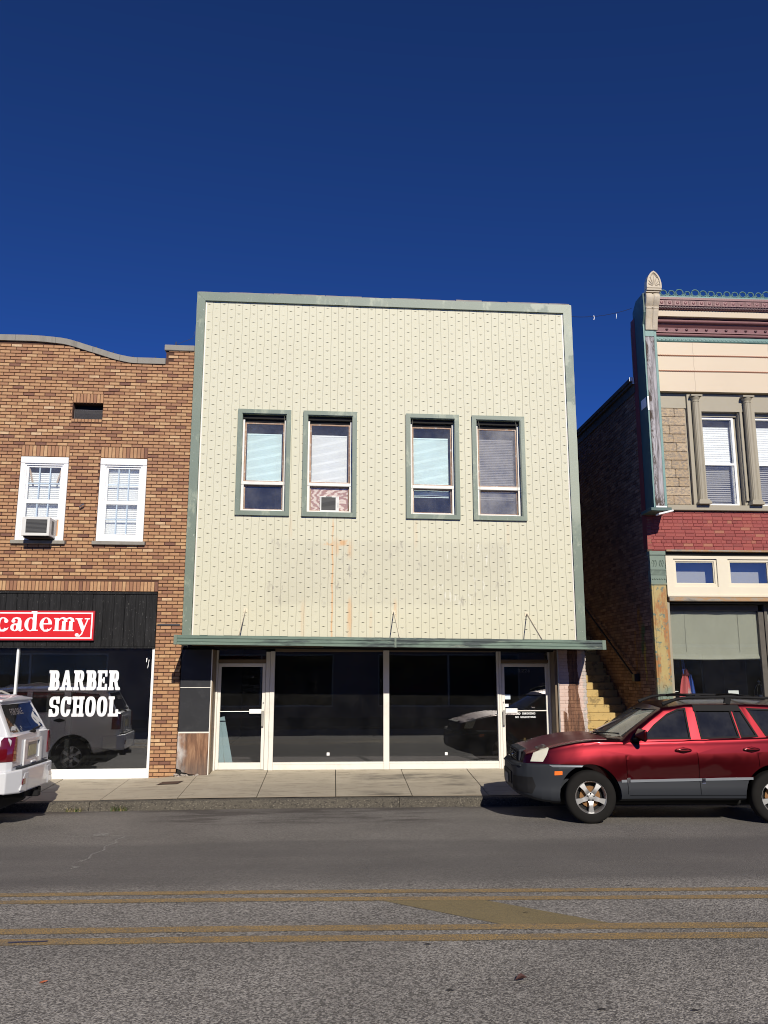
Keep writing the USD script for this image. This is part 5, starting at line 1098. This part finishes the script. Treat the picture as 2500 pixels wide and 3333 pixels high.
    for hx, hz in S['handles']:
        for s in (-1, 1):
            st = np.array(S['st']); w = float(PchipInterpolator(st[:, 0], st[:, 1])(hx))
            m = MS().mani(hullb([(hx - .10, s*w*S['hw'], hz), (hx + .10, s*w*S['hw'], hz), (hx, s*w*S['hw'], hz + .025), (hx, s*w*S['hw'], hz - .025)], .018)); hp = emit(car, 'door_handle', m, L + S['handlemat'], smooth=40)
            emit(hp, 'handle_pull', MS().mani(hullb([(hx - .06, s*(w*S['hw'] + .028), hz + .004), (hx + .085, s*(w*S['hw'] + .028), hz + .002)], .010)), L + S['handlemat'], smooth=40); emit(hp, 'handle_recess', MS().mani(hullb([(hx - .035, s*(w*S['hw'] + .016), hz), (hx + .03, s*(w*S['hw'] + .016), hz)], .017)), L + 'car_black')
    return car, patch, LB, SH_, yw
LEV = [(.0, .975), (.07, .99), (.14, .992), (.2, .985), (.28, .968), (.42, .965), (.57, .968), (.67, .965), (.76, .952), (.80, .944), (.84, .936), (.88, .928), (.92, .921), (.96, .915), (.985, .905), (1.0, .885)]
RED = dict(name='red_suv', scale=1.022, len=4.5, R=.36, rim=.228, arch=.435, wheels=(.87, 3.49), track=.80, spokes=5, rust=True, crown=.035, flare=.028, lev=LEV,
    st=[(-.17, .45, .42, .765), (-.14, .58, .38, .785), (-.06, .70, .34, .80), (-.01, .75, .33, .925), (.06, .79, .31, .955), (.18, .835, .28, .98), (.32, .868, .265, 1.02), (.55, .89, .25, 1.075), (.8, .90, .27, 1.115), (1.05, .90, .28, 1.13), (1.4, .90, .29, 1.125), (2.4, .905, .30, 1.145), (3.3, .90, .30, 1.175), (3.9, .895, .32, 1.19), (4.25, .86, .36, 1.19), (4.42, .80, .42, 1.17), (4.5, .70, .48, 1.05)],
    gh=dict(belt=1.145, roof=1.645, wb=.81, wr=.635, crown=.045, sweep=.34, top=[(1.02, 1.125), (1.93, 1.585), (2.35, 1.64), (3.3, 1.645), (3.95, 1.62), (4.12, 1.59), (4.42, 1.20)], ws=(1.185, 1.555), wsx=1.92, **{'in': (1.32, 4.2)}),
    side=[[(1.67, 1.16), (1.86, 1.34), (2.07, 1.49), (2.24, 1.56), (2.34, 1.57), (2.345, 1.16)], [(2.51, 1.165), (2.48, 1.575), (2.99, 1.57), (3.05, 1.18)], [(3.09, 1.185), (3.03, 1.57), (3.14, 1.565), (3.31, 1.195)], [(3.44, 1.205), (3.25, 1.57), (3.9, 1.545), (4.08, 1.22)]],
    gaps=[(1.40, .40, 1.12), (2.42, .40, 1.14), (3.28, .78, 1.16)], hgaps=[(1.42, 3.05, .385)], clad=[[(-.4, .1), (-.4, .80), (.10, .81), (.75, .80), (.95, .60), (.95, .1)], [(.95, .1), (1.15, .57), (1.3, .575), (3.2, .625), (3.4, .1)], [(3.4, .1), (3.6, .6), (3.86, .78), (4.8, .80), (4.8, .1)]], cladmat='car_grey',
    seats=(1.75, 2.65), mirror=(1.60, 1.17, .87), mirrormat='car_red', handles=[(2.22, 1.0), (3.19, 1.01)], hw=.955, handlemat='car_red')
car, patch, LB, SH_, yw = build_car(RED, 'dark red estate car with grey lower cladding parked at the kerb', 'car', (2.905, -3.10, -.20), -4.04, 'car_red', None)
for s in (-1, 1):
    patch('headlight', [(.05, .835), (.10, .955), (.17, 1.02), (.30, 1.055), (.315, 1.02), (.28, .93), (.22, .835)], 'lamp_lens', s, .42, 1.2); patch('marker_light', [(.37, .655), (.48, .66), (.485, .705), (.475, .715), (.375, .71)], 'lamp_orange', s, .4, 1.2)
    patch('fog_recess', [(-.3, .42), (.06, .40), (.11, .50), (.07, .62), (-.3, .62)], 'car_black', s, .46, .86); patch('tail_light', [(4.28, .95), (4.25, 1.3), (4.6, 1.3), (4.6, .95)], 'lamp_red', s, .5, 1.2)
    patch('trim_strip', [(1.315, .56), (1.315, .595), (3.17, .635), (3.17, .60)], 'car_trim_bright', s, .5, 1.2); patch('trim_strip', [(.35, .765), (.30, .795), (.78, .79), (.76, .77)], 'car_trim_bright', s, .5, 1.2)
    for x in (1.39, 2.45): patch('trim_clip', [(x, .55), (x, .622), (x + .05, .625), (x + .05, .553)], 'chrome', s, .5, 1.2, SH_.scale((1, 1.003, 1)))
patch('bonnet', [(.0, .93), (.0, 1.5), (1.16, 1.5), (1.16, 1.10), (.4, 1.03)], 'car_hood_red', None, 0, .745)
gr = emit(car, 'grille', MS().mani(hullb([(-.055, -.36, .83), (-.055, .36, .83), (-.04, -.33, .90), (-.04, .33, .90)], .035)), L + 'car_black', smooth=40)
emit(car, 'grille_surround', MS().mani(hullb([(-.05, -.42, .95), (-.05, .42, .95), (.03, -.40, .965), (.03, .40, .965)], .022) + hullb([(-.06, -.44, .82), (-.045, -.42, .95)], .02) + hullb([(-.06, .44, .82), (-.045, .42, .95)], .02)), L + 'car_grey', smooth=40)
m = MS()
for k in range(4): m.box(-.095, -.08, -.34, .34, .82 + k*.03, .832 + k*.03)
emit(gr, 'grille_bars', m, L + 'car_black_gloss'); an = np.linspace(0, 2*np.pi, 21)
emit(gr, 'badge', MS().tube([(-.098, .055*math.cos(q), .87 + .034*math.sin(q)) for q in an], .005, 5).tube([(-.098, -.025, .85), (-.098, -.015, .89)], .005, 5).tube([(-.098, .015, .85), (-.098, .025, .89)], .005, 5).tube([(-.098, -.02, .865), (-.098, .02, .875)], .005, 5), L + 'chrome')
emit(car, 'lower_intake', MS().mani(hullb([(-.165, -.38, .50), (-.165, .38, .50), (-.165, -.38, .64), (-.165, .38, .64)], .02)), L + 'car_black'); emit(car, 'front_plate', MS().box(-.20, -.19, -.15, .15, .47, .60), L + 'car_dash'); emit(car, 'bumper_lip', MS().mani(hullb([(-.165, -.42, .755), (-.165, .42, .755), (-.08, -.64, .765), (-.08, .64, .765)], .018)), L + 'car_grey', smooth=40)
for s in (-1, 1):
    p = [(2.04, s*.60, 1.63), (2.12, s*.605, 1.66), (2.25, s*.61, 1.705), (2.42, s*.615, 1.728), (3.0, s*.62, 1.735), (3.6, s*.61, 1.72), (3.85, s*.60, 1.695), (3.98, s*.59, 1.63)]
    rp = emit(car, 'roof_rail', MS().tube(p, [.03, .026, .022, .02, .02, .02, .024, .03], 8), L + 'car_black', smooth=60); emit(rp, 'rail_foot', MS().bar((2.98, s*.615, 1.64), (3.0, s*.62, 1.73), .09, .04), L + 'car_black')
for x in (2.5, 3.3): emit(car, 'roof_crossbar', MS().tube([(x, y, 1.73 + .03*(1 - (y/.62)**2)) for y in np.linspace(-.62, .62, 9)], .016, 6), L + 'car_black')
patch('wind_deflector', [(2.46, 1.54), (2.46, 1.625), (3.12, 1.625), (3.15, 1.54)], 'car_black', None, .3, 1.0, (cabin(RED, -.014) - cabin(RED, -.006)))
single('dash_paper', 'pale blue paper lying on the dashboard of the red car', 'paper', MS().obox((4.44, -3.62, .945), (.10, .16, .002), (1, 0, .12), (0, 1, 0), (-.12, 0, 1)), L + 'sticker')

WHITE = dict(name='white_suv', len=4.85, R=.37, rim=.225, arch=.45, wheels=(.93, 3.80), track=.82, spokes=6, rust=False, crown=.03, flare=.012, lev=LEV,
    st=[(0, .62, .42, .95), (.05, .76, .38, 1.0), (.15, .86, .34, 1.04), (.4, .915, .32, 1.12), (.9, .93, .32, 1.20), (1.3, .93, .33, 1.265), (2.5, .935, .34, 1.28), (3.8, .935, .36, 1.29), (4.35, .92, .42, 1.29), (4.6, .895, .5, 1.285), (4.70, .85, .55, 1.27), (4.745, .78, .60, 1.25)],
    gh=dict(belt=1.29, roof=1.80, wb=.785, wr=.66, crown=.05, sweep=.2, top=[(1.18, 1.26), (2.02, 1.77), (2.5, 1.805), (3.6, 1.81), (4.3, 1.79), (4.42, 1.77), (4.72, 1.22)], ws=(1.32, 1.72), wsx=1.99, tg=(1.32, 1.70), **{'in': (1.42, 4.52)}),
    side=[[(1.72, 1.31), (2.12, 1.68), (2.22, 1.73), (2.74, 1.735), (2.76, 1.31)], [(2.86, 1.31), (2.85, 1.735), (3.52, 1.73), (3.58, 1.31)], [(3.70, 1.32), (3.66, 1.725), (4.26, 1.68), (4.46, 1.32)]],
    gaps=[(1.52, .45, 1.27), (2.81, .45, 1.27), (3.63, .9, 1.27)], hgaps=[(1.54, 3.3, .47)], seats=(1.8, 2.8, 3.5), mirror=(1.74, 1.31, .90), mirrormat='car_black', handles=[(2.62, 1.12), (3.5, 1.13)], hw=.955, handlemat='car_black')
car, patch, LB, SH_, yw = build_car(WHITE, 'white sport utility car parked by the tan brick building, seen from behind', 'car', (-9.26, -3.20, -.225), 0, 'car_white', None)
emit(car, 'bumper', MS().mani(hullb([(4.45, s*.90, z) for s in (-1, 1) for z in (.55, .76)] + [(4.70, s*.86, z) for s in (-1, 1) for z in (.52, .77)] + [(4.82, s*.62, z) for s in (-1, 1) for z in (.51, .78)] + [(4.83, s*.3, z) for s in (-1, 1) for z in (.51, .78)], .03)), L + 'car_white', smooth=35)
emit(car, 'bumper_step', MS().mani(hullb([(4.60, s*.70, .815) for s in (-1, 1)] + [(4.80, s*.55, .822) for s in (-1, 1)], .012)), L + 'car_grey', smooth=40)
m = MS()
for s in (-1, 1): m.mani(hullb([(4.845, s*.66, .53), (4.845, s*.52, .74), (4.85, s*.40, .74), (4.85, s*.46, .50)], .014))
emit(car, 'bumper_moulding', m, L + 'car_white', smooth=40); m = MS()
for s in (-1, 1): m.mani(hullb([(4.855, s*.62, .60), (4.855, s*.50, .60), (4.855, s*.58, .67), (4.855, s*.50, .67)], .008))
emit(car, 'rear_reflector', m, L + 'lamp_red')
emit(car, 'tow_hitch', MS().box(4.5, 4.80, -.35, .35, .38, .47, .02).box(4.72, 4.90, -.05, .05, .36, .44, .01).box(4.7, 4.82, .18, .30, .34, .46), L + 'car_black')
for s in (-1, 1): patch('tail_light', [(4.60, .93), (4.60, 1.22), (4.63, 1.262), (4.9, 1.262), (4.9, .93)], 'lamp_red', s, .66, 1.2, lower_body(WHITE, .014) - LB); patch('side_moulding', [(1.55, .66), (1.55, .74), (3.2, .75), (3.28, .71), (3.26, .67)], 'car_black', s, .5, 1.2, lower_body(WHITE, .016) - LB)
for s in (-1, 1): patch('headlight', [(-.1, .78), (.0, .95), (.28, 1.02), (.3, .8)], 'lamp_lens', s, .35, 1.2)
emit(car, 'grille', MS().mani(hullb([(0, -.34, .8), (0, .34, .8), (.0, -.34, .95), (.0, .34, .95)], .03)), L + 'car_black')
def xt(z): return 4.42 + (1.77 - z)/(1.77 - 1.22)*.30
m = MS().sheet(lambda u, w_: (xt(1.31 + .41*w_) - .006 + .02*(1 - u*u), u*(.715 - .08*w_), 1.31 + .41*w_), np.linspace(-1, 1, 9), np.linspace(0, 1, 7)); tgp = emit(car, 'tailgate_window', m, L + 'car_tint', smooth=True)
def on_glass(ms, dz=0): 
    v = ms.v[-1]; v[:] = np.c_[np.array([xt(q) for q in v[:, 2]]) + .016 + v[:, 1]*.0, v[:, 0], v[:, 2]]; return ms
tx = meshkit.text_mesh('FOR SALE', .085, .001, True); v = np.array(tx.vertices); m = MS().add(np.c_[v[:, 0]*.9 - .42, v[:, 2], 1.55 + v[:, 1]], np.array(tx.faces)); emit(tgp, 'lettering', on_glass(m), L + 'cloth_grey')
fish = affinity.translate(Polygon([(-.70, 1.235), (-.66, 1.25), (-.60, 1.275), (-.54, 1.27), (-.49, 1.245), (-.53, 1.225), (-.56, 1.20), (-.59, 1.215), (-.66, 1.22), (-.70, 1.20)]), .03, .13)
emit(tgp, 'fish_sticker', on_glass(MS().prism(fish, 0, .001)), L + 'letter_white'); emit(tgp, 'wiper', MS().mani(hullb([(4.72, -.05, 1.285), (4.735, .08, 1.29)], .024)).tube([(4.72, .05, 1.30), (4.70, .25, 1.33), (4.68, .5, 1.34)], .013, 6), L + 'car_black')
emit(car, 'high_brake_light', MS().mani(hullb([(4.45, -.22, 1.785), (4.45, .22, 1.785)], .02)), L + 'lamp_red_bright'); emit(car, 'spoiler', MS().mani(hullb([(4.28, -.62, 1.79), (4.28, .62, 1.79), (4.47, -.60, 1.755), (4.47, .60, 1.755), (4.46, 0, 1.80)], .018)), L + 'car_white', smooth=40)
pl_ = emit(car, 'plate_surround', MS().prism(rect(-.34, .34, .84, 1.17).buffer(.03).difference(rect(-.24, .24, .92, 1.14).buffer(.01)), 4.748, 4.772, 'x'), L + 'car_white', smooth=30); emit(pl_, 'plate_recess', MS().box(4.746, 4.752, -.25, .25, .91, 1.15), L + 'car_trim_bright'); emit(pl_, 'plate', MS().box(4.753, 4.757, -.155, .155, .95, 1.105, .002), L + 'plate_paint'); emit(pl_, 'tailgate_pull', MS().mani(hullb([(4.775, -.07, .86), (4.775, .07, .86)], .018)), L + 'car_white')
emit(car, 'tailgate_seam', MS().box(4.60, 4.749, -.70, .70, .845, .85), L + 'car_black')
for s in (-1, 1):
    emit(car, 'roof_rail', MS().tube([(2.25, s*.60, 1.82), (2.35, s*.61, 1.865), (2.6, s*.635, 1.88), (3.6, s*.635, 1.88), (4.0, s*.62, 1.865), (4.12, s*.61, 1.815)], .018, 8), L + 'grey_metal', smooth=60)
for x in (2.75, 3.7): emit(car, 'roof_crossbar', MS().tube([(x, y, 1.88 + .03*(1 - (y/.63)**2)) for y in np.linspace(-.63, .63, 9)], .016, 6), L + 'car_black')

# ---------------------------------------------------------------- street bits
def ground_at(x, y): return float(road_z(x, y))
hp = [(.32, -8.10), (1.30, -8.16), (2.34, -9.02), (1.42, -9.00)]
poly = Polygon(hp); m = MS(); tri = trimesh.creation.triangulate_polygon(poly.segmentize(.15), engine='earcut'); m.add(np.array([(x, y, ground_at(x, y) + .003) for x, y in tri[0]]), tri[1]); single('hatch_stripe', 'broad faded olive diagonal stripe painted between the double lines', 'road marking', m, L + 'hatch_olive')
def decal(name, label, cat, pts, w, mt, dz=.005):
    p = np.array(pts, float); d = np.gradient(p, axis=0); d /= np.linalg.norm(d, axis=1, keepdims=True); nn = np.c_[-d[:, 1], d[:, 0]]*np.array(w)[:, None]/2; v = []
    for a_, b_ in zip(p + nn, p - nn): v += [(*a_, ground_at(*a_) + dz), (*b_, ground_at(*b_) + dz)]
    f = []
    for i in range(len(p) - 1): a_ = 2*i; f += [[a_, a_ + 1, a_ + 3], [a_, a_ + 3, a_ + 2]]
    return single(name, label, cat, MS().add(v, f), L + mt)
rr = random.Random(6)
decal('crack_filler', 'thin crooked pale crack line across the darker lane', 'crack', [(-2.74, -4.63), (-2.80, -4.85), (-2.74, -5.05), (-2.82, -5.3), (-2.76, -5.55), (-2.84, -5.8), (-2.80, -6.05), (-2.86, -6.22)], [.03, .02, .035, .02, .03, .025, .03, .05], 'chalk')
decal('crack_filler', 'short pale smudge at the lower end of the crack', 'crack', [(-2.88, -6.45), (-2.80, -6.52), (-2.84, -6.62)], [.02, .07, .02], 'chalk')
decal('parking_tick', 'worn pale painted parking mark on the asphalt near the kerb', 'road marking', [(-3.5, -4.56), (-3.0, -4.52), (-2.5, -4.55)], [.015, .03, .012], 'chalk')
decal('parking_tick', 'small pale square of worn paint above the parking mark', 'road marking', [(-3.12, -4.36), (-3.08, -4.5)], [.20, .2], 'chalk', .006)
0 and decal('chalk_smear', 'faint pale smear on the asphalt nearest the viewer at left', 'smear', [(-1.96, -10.3), (-1.9, -10.6), (-1.95, -10.95)], [.03, .06, .02], 'chalk')
decal('blue_mark', 'short dark blue dash on the yellow line at the left edge', 'road marking', [(-2.52, -9.235), (-2.22, -9.225)], [.03, .028], 'blue_mark', .009)
plain('tar_brown', (.03, .026, .023), .9)
for k, (x, y, a_, w_) in enumerate(((2.93, -7.83, .14, .03), (.78, -7.66, .10, .03), (.75, -9.5, .10, .05), (.80, -10.4, .10, .04), (1.7, -8.70, .07, .02), (1.72, -10.75, .09, .05), (2.3, -10.8, .08, .05))):
    decal('tar_spot', ('dark tar spot on the upper yellow lines at the right', 'dark scuff on the upper yellow lines at the middle', 'dark tar spot just in front of the yellow lines', 'small dark tar spot in the near asphalt, left of the leaf', 'tiny dark scuff on the lower yellow lines', 'dark tar spot in the near asphalt, left of a pair', 'dark tar spot in the near asphalt, right of a pair')[k], 'spot', [(x - a_*.3, y), (x, y + .01), (x + a_*.3, y - .004)], [.008, w_*.6, .006], 'tar_brown', .010)
lf = MS().sheet(lambda u, w_: (1.31 + (u - .5)*.085, -10.26 + (w_ - .5)*.05*(1 - (2*u - 1)**2), ground_at(1.31, -10.26) + .012 + .03*(2*w_ - 1)**2*(1 - abs(2*u - 1)) + .015*u), np.linspace(0, 1, 8), np.linspace(0, 1, 5)); plain('leaf_brown', (.06, .022, .02), .8); single('fallen_leaf', 'curled dark red leaf lying on the near asphalt', 'leaf', lf, L + 'leaf_brown', smooth=True)
lf = MS().sheet(lambda u, w_: (-1.96 + (u - .5)*.06, -10.09 + (w_ - .5)*.04*(1 - (2*u - 1)**2), ground_at(-1.96, -10.09) + .008 + .01*u), np.linspace(0, 1, 6), np.linspace(0, 1, 4)); single('orange_leaf', 'tiny orange leaf on the asphalt at lower left', 'leaf', lf, L + 'lamp_orange', smooth=True)
dp = thing('drain_cover', 'rusty metal plate set in the sidewalk by the brick pier', 'cover', (-2.92, -.62, 0)); zc = lambda x, y: float(walk_z(x, y))
for nm, ax_, ay_, dz, mt in (('plate', .17, .13, .006, 'rust_plate'), ('rim', .19, .15, .003, 'iron_black')): emit(dp, nm, MS().sheet(lambda u, w_: (-2.92 + u*ax_ + .03*w_, -.62 + w_*ay_, zc(-2.92 + u*ax_, -.62 + w_*ay_) + dz), [-1, 0, 1], [-1, 0, 1]), L + mt)
mat('weed_leaf', lambda b: b.n('mix_closure', 'closure', fac=.35, closure1=b.p(b.mix(b.noise(30), (.05, .085, .02), (.12, .16, .05)), .6), closure2=b.n('translucent_bsdf', 'BSDF', color=(.10, .16, .04)))); plain('weed_dry', (.20, .16, .08), .8)
def weed(x, y, n, h, label, dry, seed):
    r = random.Random(seed); m = MS(); z0 = ground_at(x, y); m2 = MS()
    for i in range(n):
        a_ = r.uniform(0, 6.28); l = h*r.uniform(.5, 1.1); lean = r.uniform(.2, 1.0); bx, by = x + r.uniform(-.09, .09)*1.4, y + r.uniform(-.02, .02); p = []
        for t_ in np.linspace(0, 1, 5): p.append((bx + math.cos(a_)*lean*l*t_**1.5, by + math.sin(a_)*lean*l*t_**1.5*.6, z0 + l*(t_ - .35*lean*t_*t_)))
        sd = np.array([-math.sin(a_), math.cos(a_), 0])*r.uniform(.004, .009); v = []
        for q, t_ in zip(p, np.linspace(0, 1, 5)): wv = sd*(1 - t_*.9); v += [np.array(q) - wv, np.array(q) + wv]
        f = []
        for k in range(4): f += [[2*k, 2*k+1, 2*k+3], [2*k, 2*k+3, 2*k+2]]
        (m2 if r.random() < dry else m).add(v, f)
    w = thing('weed', label, 'weed', (x, y, z0), 'weeds at the kerb'); emit(w, 'blades', m, L + 'weed_leaf', kind='stuff')
    if m2.n: emit(w, 'dry_stems', m2, L + 'weed_dry', kind='stuff')
weed(-3.42, -2.21, 60, .13, 'green tuft of weed growing in the gutter, the larger one', .2, 1); weed(-4.13, -2.21, 50, .09, 'dry brownish tuft of weed in the gutter beside the white car', .6, 2)
# wire strung between the roofs, with two white clips
wr = thing('overhead_wire', 'thin dark wire with white clips strung between the two roofs', 'wire', (5.8, .5, 9.5)); P0, P1 = np.array([5.02, .45, 9.62]), np.array([6.36, .1, 9.68])
emit(wr, 'wire', MS().tube([tuple(P0 + (P1 - P0)*t_ + np.array([0, 0, -.14*4*t_*(1 - t_)*.6])) for t_ in np.linspace(0, 1, 16)], .005, 5), L + 'iron_black')
for x, z in ((5.58, 9.53), (6.08, 9.58)): emit(wr, 'clip', MS().tube([(x, .3, z - .05), (x + .012, .3, z), (x + .004, .3, z + .055)], .008, 5), L + 'letter_white')
# shaded shop row on the near side of the street, behind the viewer: what the shop windows mirror
pane('opposite_glass', (.5, .5, .5), .012)
paint('opposite_brick', (.16, .10, .075), .9, .25, 1.2, .3, (.07, .05, .04)); paint('opposite_trim', (.30, .27, .22), .7)
single('sidewalk_opposite', 'concrete sidewalk on the viewer\'s side of the street', 'sidewalk', MS().box(-40, 40, -21, -15.45, -.5, -.12), L + 'concrete_kerb', kind='structure')
op = thing('opposite_shop_row', 'low dark brick row of shops behind the viewer, mirrored in the windows', 'building', (0, -23, -.1))
wl = rect(-34, 36, -.2, 5.5); ops = [rect(-32 + k*8.5, -25.5 + k*8.5, .35, 2.7) for k in range(8)]
emit(op, 'wall', MS().prism(wl.difference(unary_union(ops)), -21.3, -21.0).box(-34, 36, -27, -26.8, -.2, 5.4).box(-34, 36, -26.8, -21.31, 5.2, 5.3), L + 'opposite_brick')
emit(op, 'cornice', MS().box(-34, 36, -21.35, -20.9, 5.5, 5.65, .03).box(-34, 36, -21.0, -20.96, 3.0, 3.15), L + 'opposite_trim')
for k in range(8):
    f_ = emit(op, 'window', MS().prism(frame_poly(-32 + k*8.5 + .002, -25.5 + k*8.5 - .002, .352, 2.698, .07).union(rect(-28.8 + k*8.5, -28.72 + k*8.5, .36, 2.69)), -21.15, -21.08), L + 'opposite_trim'); emit(f_, 'pane', MS().box(-31.94 + k*8.5, -25.56 + k*8.5, -21.12, -21.115, .42, 2.64), L + 'opposite_glass'); emit(f_, 'display_back', MS().box(-32 + k*8.5, -25.5 + k*8.5, -23.5, -23.4, -.1, 2.8), L + 'interior')
